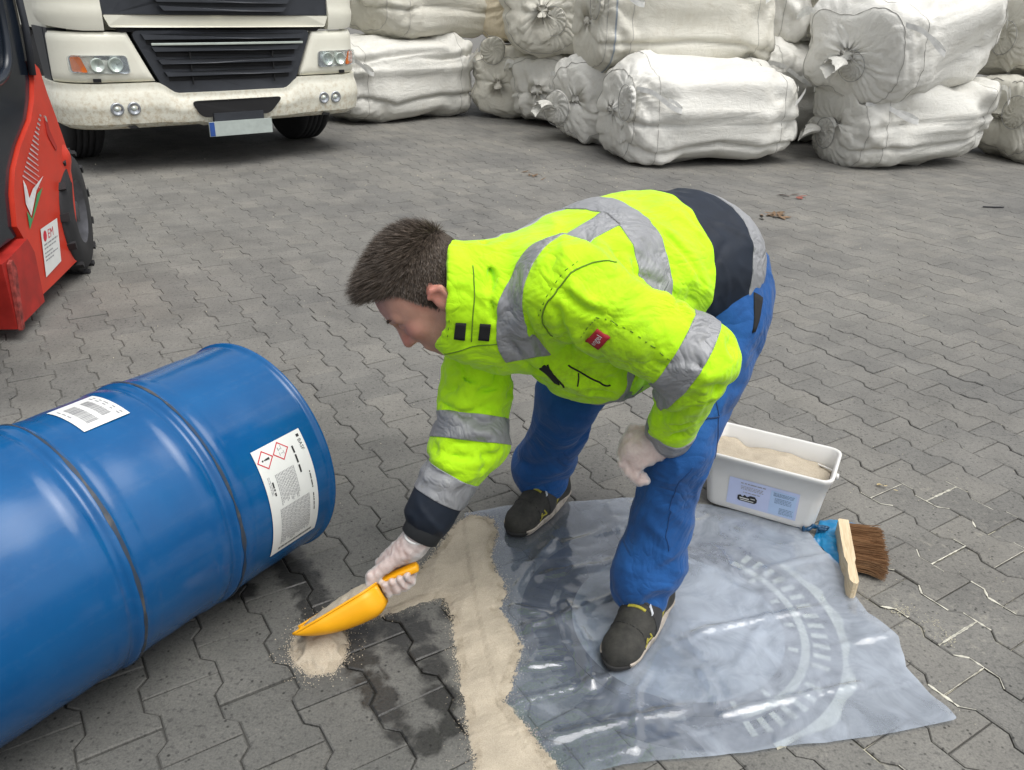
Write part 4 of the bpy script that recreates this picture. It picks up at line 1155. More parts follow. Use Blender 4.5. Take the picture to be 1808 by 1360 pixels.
# number plate, left blank as in the photograph, with its blue strip
M_PLATE = simple('plate_greenish_white', (.42, .47, .44), .6, var=.06); M_EU = simple('plate_blue', (.02, .07, .28), .5)
bm = bmesh.new(); bm_box(bm, (-.265, -.088, .262), (.270, -.076, .376)); pl = bm_part('number_plate', bm, M_PLATE, truck, False, .004, 2)
bm = bmesh.new(); bm_box(bm, (-.263, -.0905, .265), (-.222, -.087, .373)); bm_part('blue_strip', bm, M_EU, pl)
bm = bmesh.new(); bm_box(bm, (-.21, -.075, .28), (.21, -.02, .44)); bm_part('plate_bracket', bm, M_TB, truck)
# cab body, windscreen, roof
bm = bmesh.new(); bm_prism(bm, [(-1.225, .32), (1.225, .32), (1.225, 2.1), (-1.225, 2.1)], 1.04, 3.0, 'z'); bm_part('cab', bm, M_TW, truck, True, .08, 3)
bm = bmesh.new(); bm_box(bm, (-1.08, .06, 1.66), (1.08, .34, 2.5)); bm_part('windscreen', bm, simple('dark_glass', (.015, .02, .025), .08), truck, True, .05, 2)
bm = bmesh.new(); bm_box(bm, (-1.1, .14, .42), (1.1, 5.5, .98)); bm_part('chassis', bm, M_BLK, truck)
bm = bmesh.new(); bm_box(bm, (-1.24, 2.5, 1.1), (1.24, 9.0, 3.4)); bm_part('cargo_box', bm, M_TW, truck, False, .02)
bm = bmesh.new(); bm_prism(bm, [(.42, .66), (.62, .60), (.74, 1.06), (.40, 1.06)], -1.24, -1.12, 'x'); bm_part('side_step', bm, M_TB, truck, False, .012)
bm = bmesh.new(); bm_prism(bm, [(.30, .70), (.42, .70), (.42, 1.06), (.30, 1.06)], -1.236, -1.10, 'x'); bm_part('side_step', bm, M_TB, truck, False, .012)
def wheel(parent, x, y, r, w_, mat, blocks=0, name='wheel', axis='x', n=56, tread=True):
    rt_ = []
    pr = [(-w_/2, r*.52), (-w_/2-.004, r*.6), (-w_/2, r*.88), (-w_/2+.02, r*.96), (-w_*.36, r)]
    for g_ in (-.22, -.07, .08, .23):
        pr += [((g_-.045)*w_, r), ((g_-.035)*w_, r-.014), ((g_-.005)*w_, r-.014), ((g_+.005)*w_, r)]
    pr += [(w_*.36, r), (w_/2-.02, r*.96), (w_/2, r*.88), (w_/2+.004, r*.6), (w_/2, r*.52)]
    v, f = lathe_x(pr, n)
    wh = obj(name, None, parent, (x, y, r)) if False else bpy.data.objects.new(name, None)
    COL.objects.link(wh); wh.parent = parent; wh.location = (x, y, r)
    if axis == 'y': wh.rotation_euler = (0, 0, math.pi/2)
    part('tyre', v, f, mat, wh)
    v, f = lathe_x([(-w_*.42, 0), (-w_*.42, r*.16), (-w_*.30, r*.2), (-w_*.30, r*.42), (-w_*.5, r*.52)], 40); part('rim', v, f, M_STEEL, wh)
    return wh
for sg in (-1, 1): wheel(truck, sg*1.03, 1.02, .50, .32, M_RUB)

# ------------------------------------------------------------------ forklift
M_FR = simple('red_enamel', (.60, .042, .020), .38, 0, .07, 8, 200, .06); M_FRD = simple('dull_dark_red', (.40, .022, .016), .5, 0, .15, 12)
M_FB = simple('navy_black_panel', (.012, .017, .026), .16, 0, .15, 4, 200, .03)
FA = math.radians(97)
fk = thing('forklift', 'red and black forklift parked at the left edge with a white sticker', 'forklift', (-2.22, 4.0, 0), FA)
RED = [(-.048, 1.058), (.010, 1.02), (.045, .90), (.085, .80), (.122, .69), (.143, .62), (.128, .48), (.09, .34), (.045, .20), (-.02, .112), (-.325, .095), (-.50, .088), (-.485, .30), (-.523, .385), (-.55, .43), (-.51, .56), (-.45, .65), (-.345, .735), (-.19, .82), (-.115, .90), (-.075, .97)]
bm = bmesh.new(); bm_prism(bm, [(x, z) for x, z in RED], 0, .34, 'y')
bm_part('body_panel', bm, M_FR, fk, True, .018, 3, .5)
bm = bmesh.new(); bm_prism(bm, [(-1.5, .355), (-.535, .385), (-.56, .43), (-.52, .565), (-.46, .655), (-.35, .742), (-.195, .828), (-.12, .905), (-.08, .975), (-.052, 1.07), (-.045, 1.29), (-.10, 1.9), (-1.5, 1.9)], .018, .34, 'y')
bm_part('engine_cover', bm, M_FB, fk, True, .02, 3, .5)
# raised pressing on the dark cover
pts = [(-1.05, .86, .012), (-.62, .98, .010), (-.34, 1.02, .010), (-.24, 1.14, .010), (-.22, 1.40, .010)]
v, f = tube(cat_rom([(a, c, b) for a, b, c in pts], 8), .020, 8); part('cover_rib', v, f, M_FB, fk)
v, f = tube([(-.075, .0, 1.0), (-.052, -.004, 1.2), (-.09, .0, 1.9)], .016, 8); part('post', v, f, M_TB, fk)
v, f = tube([(-.015, .06, 1.06), (.0, .05, 1.3), (-.04, .05, 1.9)], .010, 8); part('hydraulic_hose', v, f, M_BLK, fk)
# lower sill, stepped outwards and scraped
bm = bmesh.new(); bm_prism(bm, [(-.80, .055), (-.505, .072), (-.492, .30), (-.53, .372), (-.72, .345), (-.80, .34)], -.022, .34, 'y'); bm_part('sill', bm, M_FRD, fk, True, .010, 2)
bm = bmesh.new(); bm_prism(bm, [(-.80, .05), (-.775, .05), (-.72, .30), (-.735, .34), (-.765, .33)], -.040, -.024, 'y'); bm_part('sill_edge', bm, simple('scraped_red', (.33, .05, .04), .8, 0, .35, 40), fk)
# fender bulge towards the wheel
fl = Field(); fl.seg((.085, .06, .30), (.112, .05, .60), .05, .06, .05); fl.seg((.112, .05, .60), (.02, .04, .98), .05, .022, .05)
V, F = surface_nets(fl, (-.1, -.1, .15), (.28, .2, 1.1), .011, .01); part('fender_edge', laplace(V, F, 2), F, M_FR, fk)
# recessed grip slot
bm = bmesh.new(); bm_prism(bm, rpoly([(-.055, .815), (-.060, .735), (.0, .65), (.02, .665), (-.028, .755), (-.03, .815)], .012), -.004, .004, 'y'); bm_part('grip_slot', bm, M_FRD, fk)
bm = bmesh.new(); bm_prism(bm, [(-.052, .822), (-.05, .80), (-.036, .79), (-.038, .815)], -.006, 0, 'y'); bm_part('latch', bm, M_CHR, fk)
def side(VF, name, mat, parent, off):
    V = np.array(VF[0], float); return part(name, np.stack([V[:, 0], np.full(len(V), -off), V[:, 1]], 1), VF[1], mat, parent, False)
M_SIL = simple('silver_print', (.55, .50, .50), .5); M_GRN = simple('green_print', (.06, .32, .12), .5); M_WHT = simple('white_print', (.76, .75, .74), .5)
# printed arrow: silver dots fading to a white chevron over green
V = []; F = []
for i in range(15):
    q = i/14
    for j in range(16):
        p_ = j/15
        x = -.095-.30*q+.10*p_*q+.03*p_; z = .80-.215*q-.018*p_-.01*q*p_*6+.03
        if p_ > .3+.75*q: continue
        s = .0032*(1-.45*p_); b = len(V); V += [(x-s*1.7, z-s), (x+s*1.7, z-s), (x+s*1.7, z+s), (x-s*1.7, z+s)]; F.append((b, b+1, b+2, b+3))
side((V, F), 'dotted_arrow', M_SIL, fk, .0035)
side(([(-.405, .60), (-.43, .50), (-.405, .44), (-.30, .53), (-.20, .575), (-.33, .545), (-.385, .515), (-.388, .57)], [tuple(range(8))]), 'white_chevron', M_WHT, fk, .0042)
side(([(-.435, .47), (-.448, .39), (-.33, .465), (-.23, .53), (-.30, .515), (-.405, .425)], [tuple(range(6))]), 'green_chevron', M_GRN, fk, .0042)
st_ = [(-.346, .364), (-.150, .366), (-.205, .170), (-.397, .151)]
stk = side((st_, [(3, 2, 1, 0)]), 'sticker', M_PAPER, fk, .004); stk['label'] = 'white rectangular sticker with red letters EM'
ex_, ey_ = np.array((.196, .002)), np.array((-.052, -.20))
def stkmap(V):
    V = np.asarray(V, float); P = np.array(st_[0])[None]+V[:, :1]*ex_[None]+(1-V[:, 1:2])*ey_[None]; return np.stack([P[:, 0], np.full(len(P), -.0048), P[:, 1]], 1)
v, f = text_mesh('EM', .30); v[:, 0] = v[:, 0]*.9+.36; v[:, 1] = v[:, 1]*.95+.70; part('lettering', stkmap(v), f, M_RED, stk, False)
a_ = np.linspace(0, 6.283, 20, endpoint=False); part('red_emblem', stkmap(np.stack([.20+.10*np.cos(a_), .80+.12*np.sin(a_)], 1)), [tuple(range(20))], M_RED, stk, False)
rr_ = random.Random(2); L = greek(rr_, .1, .9, .60, .035)+greek(rr_, .1, .8, .52, .03)+greek(rr_, .1, .55, .42, .03)+greek(rr_, .1, .85, .34, .03)+greek(rr_, .1, .6, .26, .03)
v, f = rects([tuple(q) for q in L]); part('small_print', stkmap(np.array(v)[:, :2]), f, M_GREYINK, stk, False)
# tyre with deep lugs
wh = wheel(fk, .19, .115, .31, .19, M_RUB, axis='y', name='wheel'); wh.rotation_euler = (0, 0, math.pi/2+math.radians(11))
for k in range(26):
    a = 2*math.pi*k/26
    bm = bmesh.new(); bm_prism(bm, [(-.098, -.030), (-.005, -.012), (-.005, .022), (-.098, .008)], .297, .316, 'z') if k % 2 == 0 else bm_prism(bm, [(.005, -.012), (.098, -.030), (.098, .008), (.005, .022)], .297, .316, 'z')
    lug = bm_part('tread_lug', bm, M_RUB, wh, False, .004, 1, rot=(a, 0, 0))
for dy in (.10,):
    pass
bm = bmesh.new(); bm_box(bm, (-1.5, .34, .25), (.5, 1.1, .85)); bm_part('chassis', bm, M_BLK, fk, False, .02)
wheel(fk, -1.32, .07, .34, .24, M_RUB, axis='y', name='wheel')
bm = bmesh.new(); bm_box(bm, (-1.5, .345, .86), (-.2, 1.0, 1.25)); bm_part('hood', bm, M_FB, fk, False, .03)

# ------------------------------------------------------------------ big bags
def bag_mat(name, base, dirt):
    t = NT(name); c = t.coord(); n = t.noise(c, 1.8, 5, .6); f = t.noise(c, 7, 5, .7); 
    mp = t.n('Mapping'); t.l(c, mp.inputs[0]); mp.inputs['Scale'].default_value = (6, 60, 60); wv = t.noise(mp.outputs[0], 5, 3, .6)
    mp2 = t.n('Mapping'); t.l(c, mp2.inputs[0]); mp2.inputs['Scale'].default_value = (2.2, 9, 9); cr = t.noise(mp2.outputs[0], 2.4, 6, .68, 1.4); cr2 = t.math('ABSOLUTE', t.math('SUBTRACT', t.noise(c, 3.4, 5, .6, 1.6), .5)); cr = t.math('ADD', cr, t.math('MULTIPLY', cr2, 2.2))
    col = t.ramp(n, [(.3, tuple(x*.88 for x in base)), (.7, base)])
    oi = t.n('ObjectInfo'); col = t.mix(1.0, col, t.ramp(oi.outputs['Random'], [(0, (.93, .93, .92)), (1, (1.04, 1.04, 1.04))]), 'MULTIPLY')
    col = t.mix(t.ramp(f, [(.50, (0, 0, 0)), (.72, (dirt, dirt, dirt))]), col, (.38, .33, .24))
    h = t.math('ADD', t.math('MULTIPLY', wv, .12), t.math('MULTIPLY', cr, 1.0))
    return t.done(t.bsdf(col, .55, 0, h, .40, .02, .35))
M_BAGW = bag_mat('white_woven_bag', (.72, .71, .66), .18); M_BAGC = bag_mat('cream_woven_bag', (.68, .66, .58), .28); M_BAGY = bag_mat('dirty_yellow_bag', (.68, .60, .45), .45)
M_SEAMC = simple('seam_cord', (.42, .41, .38), .8); M_CORD = simple('grey_cord', (.30, .30, .29), .7); M_LOOP = simple('white_webbing', (.76, .76, .73), .6); M_BAND = simple('grey_strap', (.30, .34, .38), .6)
def bag(label, loc, yaw, L, Wd, H, seed, neck=-1, creases=(.32, .66), tilt=0.0, roll=0.0, mat=None, band=None, frill=False, sag=.0, neck_pos=(0, -.05), loops=True, group='bulk bags stacked at the back', soft=3.2, bulge=.04):
    mat = mat or M_BAGW
    r = np.random.default_rng(seed); n1, n2, n3, n4 = Noise(seed*7+1, 14, .75), Noise(seed*7+2, 18, .24), Noise(seed*7+3, 14, 1.3), Noise(seed*7+4, 20, .11)
    root = thing('bulk_bag', label, 'bulk bag', loc, yaw, group)
    root.rotation_euler = (roll, tilt, yaw)
    def surf(u, th, prot=0.0):
        """u -1..1 along the bag, th around"""
        cu = np.sign(np.sin(u))*np.abs(np.sin(u))**.36; ru = np.maximum(np.cos(u), 1e-6)**.34
        ct, st_ = np.cos(th), np.sin(th); k = 2/soft
        y = Wd/2*np.sign(ct)*np.abs(ct)**k*ru; z = H/2*np.sign(st_)*np.abs(st_)**k*ru; x = L/2*cu
        P = np.stack([x, y, z], -1)
        nrm = np.stack([x/(L/2)**2*.3*(np.abs(cu) > .8), y/(Wd/2)**2, z/(H/2)**2], -1); nrm /= np.linalg.norm(nrm, axis=-1)[..., None]+1e-9
        sh = P.shape[:-1]; Q = P.reshape(-1, 3)
        d = (.030*n1(Q)+.012*n2(Q)*(.5+.8*np.clip(n3(Q), 0, 1.5))).reshape(sh)
        # long folds on the flanks
        side_ = np.abs(ct)**.7
        zr = (z/H+.5)+(.022*n3(Q*np.array((1.2, 1, 1)))).reshape(sh)
        for c in creases:
            d = d-.040*np.exp(-((zr-c)*H/.020)**2)*side_+.012*np.exp(-((zr-c-.06)*H/.05)**2)*side_
        d = d+bulge*np.sin(np.clip(zr*(len(creases)+1), 0, len(creases)+1)*np.pi)**2*side_*.5
        # diagonal cloth pulls
        d = d+.010*np.sin((Q[:, 0]*5+Q[:, 2]*17+1.5*n1(Q))*1.0).reshape(sh)*np.clip(n2(Q*.6), 0, 1).reshape(sh)
        # gathers running to the tied neck
        e = np.clip((neck*cu-.55)/.45, 0, 1) if neck else 0
        rad = np.hypot(y-neck_pos[0]*Wd, z-neck_pos[1]*H)
        an = np.arctan2(z-neck_pos[1]*H, y-neck_pos[0]*Wd)
        pl_ = .5+.5*np.sin(an*15+1.2*n2(Q).reshape(sh)+seed)
        if neck:
            d = d-.024*e*(1-np.abs(np.sin(an*11+1.0*n2(Q).reshape(sh)+seed)))**1.5*np.clip(1-np.abs(rad-.24)/.40, 0, 1)
        d = d+.0075*(np.abs(np.sin((Q[:, 0]*3.2+n1(Q)*1.6+Q[:, 1]*4))*1.0)-.6).reshape(sh)*np.clip(.4+n3(Q*1.7), 0, 1.2).reshape(sh)+.004*n4(Q).reshape(sh)
        # ends sewn square: pinch the corners into ears
        P = P+nrm*d[..., None]
        P[..., 2] -= sag*(1-np.abs(cu))*.5
        if prot: P = P+nrm*prot
        P[..., 2] = np.maximum(P[..., 2], -H/2+.0)
        return P+np.array((0, 0, H/2))
    nu, nth = 84, 168
    q = np.linspace(-1, 1, nu+1); U = np.sign(q)*np.abs(q)**.8*(math.pi/2-1e-3); T_ = np.linspace(0, 2*np.pi, nth, endpoint=False)
    uu, tt = np.meshgrid(U, T_, indexing='ij'); P = surf(uu, tt).reshape(-1, 3)
    ix = np.arange((nu+1)*nth).reshape(nu+1, nth); F = np.stack([ix[:-1], np.roll(ix, -1, 1)[:-1], np.roll(ix, -1, 1)[1:], ix[1:]], -1).reshape(-1, 4)
    F = F[:, ::-1]
    caps = []
    for row in (0, nu):
        b = len(P); P = np.concatenate([P, P[ix[row]].mean(0)[None]]); i = ix[row]; j = np.roll(i, -1)
        caps.append(np.stack([np.full(nth, b), i, j, np.full(nth, b)], 1) if row else np.stack([np.full(nth, b), j, i, np.full(nth, b)], 1))
    # caps as triangles written through from_pydata to stay simple
    FL = [tuple(f_) for f_ in F.tolist()]+[tuple(c[:3]) for c in np.concatenate(caps).tolist()]
    part('bag_body', P, FL, mat, root)
    if neck:
        c = np.array((neck*(L/2+.0), neck_pos[0]*Wd, H/2+neck_pos[1]*H)); R_ = r.uniform(.115, .15)
        V = []; F = []; na, nr_ = 84, 9
        prof_ = [(1.12, -.10), (1.08, .03), (.96, .07), (.78, .088), (.58, .080), (.40, .060), (.26, .045), (.14, .066), (.07, .09), (.0, .075)]
        for i, (rr2, hh) in enumerate(prof_):
            for k in range(na):
                a = 2*math.pi*k/na; tw = a+.9*(1-rr2); pz = (.5+.5*math.sin(tw*13+1.3*math.sin(a*2+seed)))
                rad = R_*rr2*(1+.06*math.sin(a*3+seed)); hgt = R_*8*hh*.165+(pz-.5)*.022*min(1, rr2*1.5)*(rr2 < 1.1)
                V.append((neck*(hgt*1.1-.01), rad*math.cos(a), rad*math.sin(a)))
        for i in range(len(prof_)-1):
            for k in range(na): f_ = (i*na+k, i*na+(k+1) % na, (i+1)*na+(k+1) % na, (i+1)*na+k); F.append(f_ if neck > 0 else f_[::-1])
        kn = part('tied_neck', np.array(V)+c, F, mat, root)
        ring_ = [(neck*.012, R_*1.13*math.cos(a), R_*1.13*math.sin(a)) for a in np.linspace(0, 2*np.pi, 40, endpoint=False)]
        v, f = tube(np.array(ring_)+c, (.003), 6, True); part('neck_cord', v, f, M_CORD, kn)
        if frill:
            V = []; F = []; na = 60
            dirn = np.array((neck*.75, .5*(1 if neck < 0 else -1), .35)); dirn = dirn/np.linalg.norm(dirn)
            s = np.cross(dirn, (0, 0, 1.)); s /= np.linalg.norm(s); w_ = np.cross(s, dirn)
            for i in range(10):
                q_ = i/9
                for k in range(na):
                    a = 2*math.pi*k/na; rad = (.035+.085*q_**.6)*(1+.16*math.sin(a*4+seed)*q_+.07*math.sin(a*9+2*seed)*q_)
                    V.append(dirn*(.06+.17*q_)+s*rad*math.cos(a)*1.2+w_*rad*math.sin(a)*.55+np.array((0, 0, -.09*q_*q_)))
            for i in range(9):
                for k in range(na): F.append((i*na+k, i*na+(k+1) % na, (i+1)*na+(k+1) % na, (i+1)*na+k))
            part('neck_frill', np.array(V)+c, F, mat, kn)
    # sewn edge cord at both ends, strap, lifting loops
    for e_, rad_ in ((-1.02, .0032), (1.02, .0032)):
        thr = np.linspace(0, 2*np.pi, 150, endpoint=False); p_ = surf(np.full(150, e_), thr, .004)
        v, f = tube(p_, rad_, 5, True); part('edge_seam', v, f, M_SEAMC, root)
    for e_ in ((-.42, .40) if L > 1.35 else (.1,)):
        thr = np.linspace(0, 2*np.pi, 150, endpoint=False); v, f = tube(surf(np.full(150, e_+.05*math.sin(seed*3)), thr, .0005), .0030, 5, True); part('panel_seam', v, f, M_SEAMC, root)
    if band is not None:
        thr = np.linspace(0, 2*np.pi, 150, endpoint=False); p0 = surf(np.full(150, band), thr, .008); p1 = surf(np.full(150, band+.045), thr, .008)
        V = np.concatenate([p0, p1]); part('strap', V, [(k, (k+1) % 150, 150+(k+1) % 150, 150+k) for k in range(150)], M_BAND, root)
    if loops:
        for (uu_, th_) in ((-.98, .62), (.98, .62), (-.98, math.pi-.62), (.98, math.pi-.62)):
            c = surf(np.array([uu_]), np.array([th_]), .01)[0]; d2 = np.array((-np.sign(uu_)*.25+r.normal(0, .08), np.cos(th_)*.3, .0)); d2 = d2+np.array((0, 0, -.10+r.normal(0, .06)))
            p_ = cat_rom([c, c+d2*.35+np.array((0, np.cos(th_)*.05, .03)), c+d2*.8+np.array((.02, np.cos(th_)*.04, -.02)), c+d2+np.array((.05, 0, -.02)), c+d2*.7+np.array((.08, 0, .0)), c+np.array((.09, 0, -.01))], 6)
            V = []; F = []
            for k, q_ in enumerate(p_): V += [q_+np.array((0, .0, .022)), q_-np.array((0, .0, .022))]
            for k in range(len(p_)-1): F.append((2*k, 2*k+2, 2*k+3, 2*k+1))
            v2, f2 = V, F; o_ = part('lifting_loop', v2, f2, M_LOOP, root, False)
    return root
def yaw_(d): return math.radians(d)
def at_front(x0, y0, x1, y1, Wd):
    """front bottom edge to centre point and yaw"""
    d = np.array((x1-x0, y1-y0)); L = np.linalg.norm(d); d /= L; n = np.array((-d[1], d[0])); c = np.array((x0+x1, y0+y1))/2+n*Wd/2
    return (c[0], c[1]), math.atan2(d[1], d[0]), L
(c, a, L) = at_front(.98, 7.36, 2.62, 7.84, 1.0)
bag('big white bulk bag lying in the centre with a tied rosette at its left end', (*c, 0), a, L, 1.05, .87, 1, -1, (.22, .45), neck_pos=(-.28, .12), soft=3.0)
(c, a, L) = at_front(3.12, 7.58, 4.56, 8.06, 1.0)
bag('slumped white bulk bag at lower right on the ground under a tilted bag', (*c, 0), a, L, .98, .80, 2, -1, (.30, .55), neck_pos=(.10, -.12), frill=True, soft=2.7, tilt=-.06)
bag('tilted white bulk bag resting on the lower right bag, its knotted end to the camera', (3.56, 8.42, .66), yaw_(36), 1.60, 1.2, .92, 3, -1, (), tilt=-.17, roll=.10, neck_pos=(-.05, -.10), frill=True, soft=3.4, bulge=.01)
(c, a, L) = at_front(-1.80, 9.24, -.50, 10.42, 1.1)
bag('clean white bulk bag beside the truck with three long folds in its side', (*c, 0), a, L, 1.1, .86, 4, 0, (.27, .58, .82), soft=4.2)
bag('off-white bulk bag on top of the clean bag beside the truck', (-1.20, 10.75, .86), yaw_(44), 1.85, 1.2, .95, 5, 0, (.35,), soft=4.0, mat=M_BAGC)
bag('dirty yellow bulk bag upper left of the pile with a round tied neck', (.05, 11.3, .78), yaw_(76), 1.6, .95, .95, 6, -1, (.4,), mat=M_BAGY, neck_pos=(-.1, -.02))
bag('grey-white bulk bag on the ground below the dirty yellow one', (-.02, 11.0, 0), yaw_(72), 1.6, .85, .80, 7, -1, (.5,), mat=M_BAGC, neck_pos=(.1, .45))
bag('white bulk bag high in the pile with a big hanging knot and slack rope', (.50, 10.3, .72), yaw_(68), 1.6, 1.10, .98, 8, -1, (.5,), neck_pos=(-.12, -.10), frill=False, mat=M_BAGC)
bag('white bulk bag squeezed low behind the bag with the crumpled frill', (.55, 10.3, 0), yaw_(60), 1.4, .90, .80, 9, 0, (.45,))
(c, a, L) = at_front(.18, 9.02, .83, 8.36, 1.0)
bag('white bulk bag with crumpled frilled end, left of the centre bag', (1.0, 9.12, 0), yaw_(47), 1.35, .98, .86, 10, -1, (.4,), neck_pos=(.24, -.12), frill=True, soft=2.8)
bag('cream bulk bag on top of the pile with a spiral rosette and grey strap', (1.45, 8.85, .68), yaw_(15), 1.75, 1.15, .95, 11, -1, (.33,), mat=M_BAGC, band=-.78, neck_pos=(-.22, .16), soft=3.0)
bag('pale bulk bag wedged at the back between two cream bags', (2.95, 9.6, .0), yaw_(20), 1.4, 1.1, 1.0, 12, 0, (.5,))
bag('pale grey bulk bag standing on the wedged bag at the back', (3.05, 9.7, .98), yaw_(20), 1.2, .9, .6, 13, 0, ())
bag('smooth cream bulk bag high behind the tilted bag', (3.62, 9.45, 1.02), yaw_(25), 1.5, 1.0, .85, 14, 0, (), mat=M_BAGC)
bag('white bulk bag at the right edge with a knotted neck poking out', (5.65, 9.35, .72), yaw_(15), 1.8, 1.2, .86, 15, -1, (.5,), neck_pos=(-.12, -.05), mat=M_BAGC)
bag('lower white bulk bag at the right edge with a hollow in its side', (5.55, 8.85, 0), yaw_(16), 1.7, 1.2, .78, 16, -1, (.52,), neck_pos=(-.2, .1), mat=M_BAGC)
bag('topmost cream bulk bag at the right edge of the pile', (5.65, 9.7, 1.52), yaw_(18), 1.8, 1.1, .8, 17, 0, (), mat=M_BAGC)
# ------------------------------------------------------------------ the man
A = lambda *v: np.array(v, float)
def unit(v): v = np.array(v, float); return v/np.linalg.norm(v)
Ls, El, Wl, HL = A(.100, 1.56, .882), A(.372, 1.505, .752), A(.352, 1.615, .505), A(.289, 1.59, .480)
Rs, Er, Wr = A(-.070, 1.82, .715), A(-.093, 1.665, .456), A(-.203, 1.570, .260)
Pv, LHp, RHp = A(.476, 2.03, .755), A(.500, 1.90, .715), A(.436, 2.13, .705)
Lk, La, Rk, Ra = A(.390, 1.645, .450), A(.350, 1.615, .09), A(.152, 1.985, .430), A(.105, 2.085, .09)
HC = A(-.179, 1.651, .828)                                   # head centre
HU = unit(A(-.79, .10, .61)); HF = A(-.61, -.14, -.78); HF = unit(HF-HU*(HF@HU)); HLf = np.cross(HU, HF)
Nk = A(-.03, 1.695, .80)
SPINE = A(-.01, 1.685, .815)
HS = 1.08
def hd(x, y, z): return HC+(HF*x+HLf*y+HU*z)*HS
def he(x, y, z): return hd(x-.010, y, z-.016)
base = A(.20, 1.78, 0)
man = thing('person', 'man in yellow high-visibility jacket and blue trousers bending over to scoop sand', 'person', tuple(base))

# --- folds in the cloth
def arm_t(P, a, b):
    ab = b-a; return ((P-a)@ab)/(ab@ab), np.linalg.norm(P-a-np.clip(((P-a)@ab)/(ab@ab), 0, 1)[..., None]*ab, axis=-1)
f5, f6 = Noise(205, 12, .26), Noise(206, 14, .115)
f1, f2, f3, f4 = Noise(201, 16, .22), Noise(202, 18, .10), Noise(203, 18, .055), Noise(204, 12, .4)
# creases pressed into the jacket at the armpits, elbows and flank
CREASE = [[(-0.146, 1.673, 0.58), (-0.094, 1.662, 0.62), (-0.036, 1.585, 0.691)],
    [(-0.134, 1.687, 0.63), (-0.068, 1.657, 0.598), (-0.005, 1.705, 0.576)],
    [(-0.111, 1.631, 0.545), (-0.055, 1.65, 0.566), (-0.005, 1.705, 0.576)],
    [(-0.169, 1.702, 0.557), (-0.131, 1.64, 0.554), (-0.066, 1.627, 0.534)],
    [(0.318, 1.525, 0.616), (0.352, 1.458, 0.67), (0.4, 1.447, 0.717)],
    [(0.302, 1.589, 0.56), (0.358, 1.526, 0.576)],
    [(0.34, 1.509, 0.606), (0.394, 1.501, 0.632)],
    [(0.319, 1.731, 0.947), (0.37, 1.713, 0.904), (0.413, 1.717, 0.84)],
    [(-0.007, 1.535, 0.774), (0.055, 1.603, 0.676)],
    [(0.025, 1.503, 0.837), (0.05, 1.538, 0.775), (0.071, 1.579, 0.707)],
    [(-0.067, 1.663, 0.936), (-0.048, 1.58, 0.89), (-0.041, 1.542, 0.82)],
    [(0.173, 1.492, 0.768), (0.249, 1.597, 0.672), (0.304, 1.54, 0.648)],
    [(0.211, 1.584, 0.677), (0.259, 1.633, 0.614)],
    [(0.097, 1.46, 0.901), (0.13, 1.457, 0.875), (0.163, 1.459, 0.864)],
    [(0.082, 1.464, 0.871), (0.103, 1.489, 0.809), (0.158, 1.567, 0.729)],
    [(0.231, 1.61, 0.901), (0.296, 1.64, 0.869), (0.319, 1.502, 0.87)],
    [(-0.168, 1.614, 0.472), (-0.101, 1.581, 0.464), (-0.026, 1.608, 0.466)],
    [(-0.179, 1.59, 0.426), (-0.126, 1.568, 0.427), (-0.063, 1.588, 0.439)],
    [(0.166, 1.59, 0.639), (0.216, 1.599, 0.636), (0.274, 1.65, 0.613)],
    [(0.35, 1.43, 0.784), (0.397, 1.443, 0.731)]]
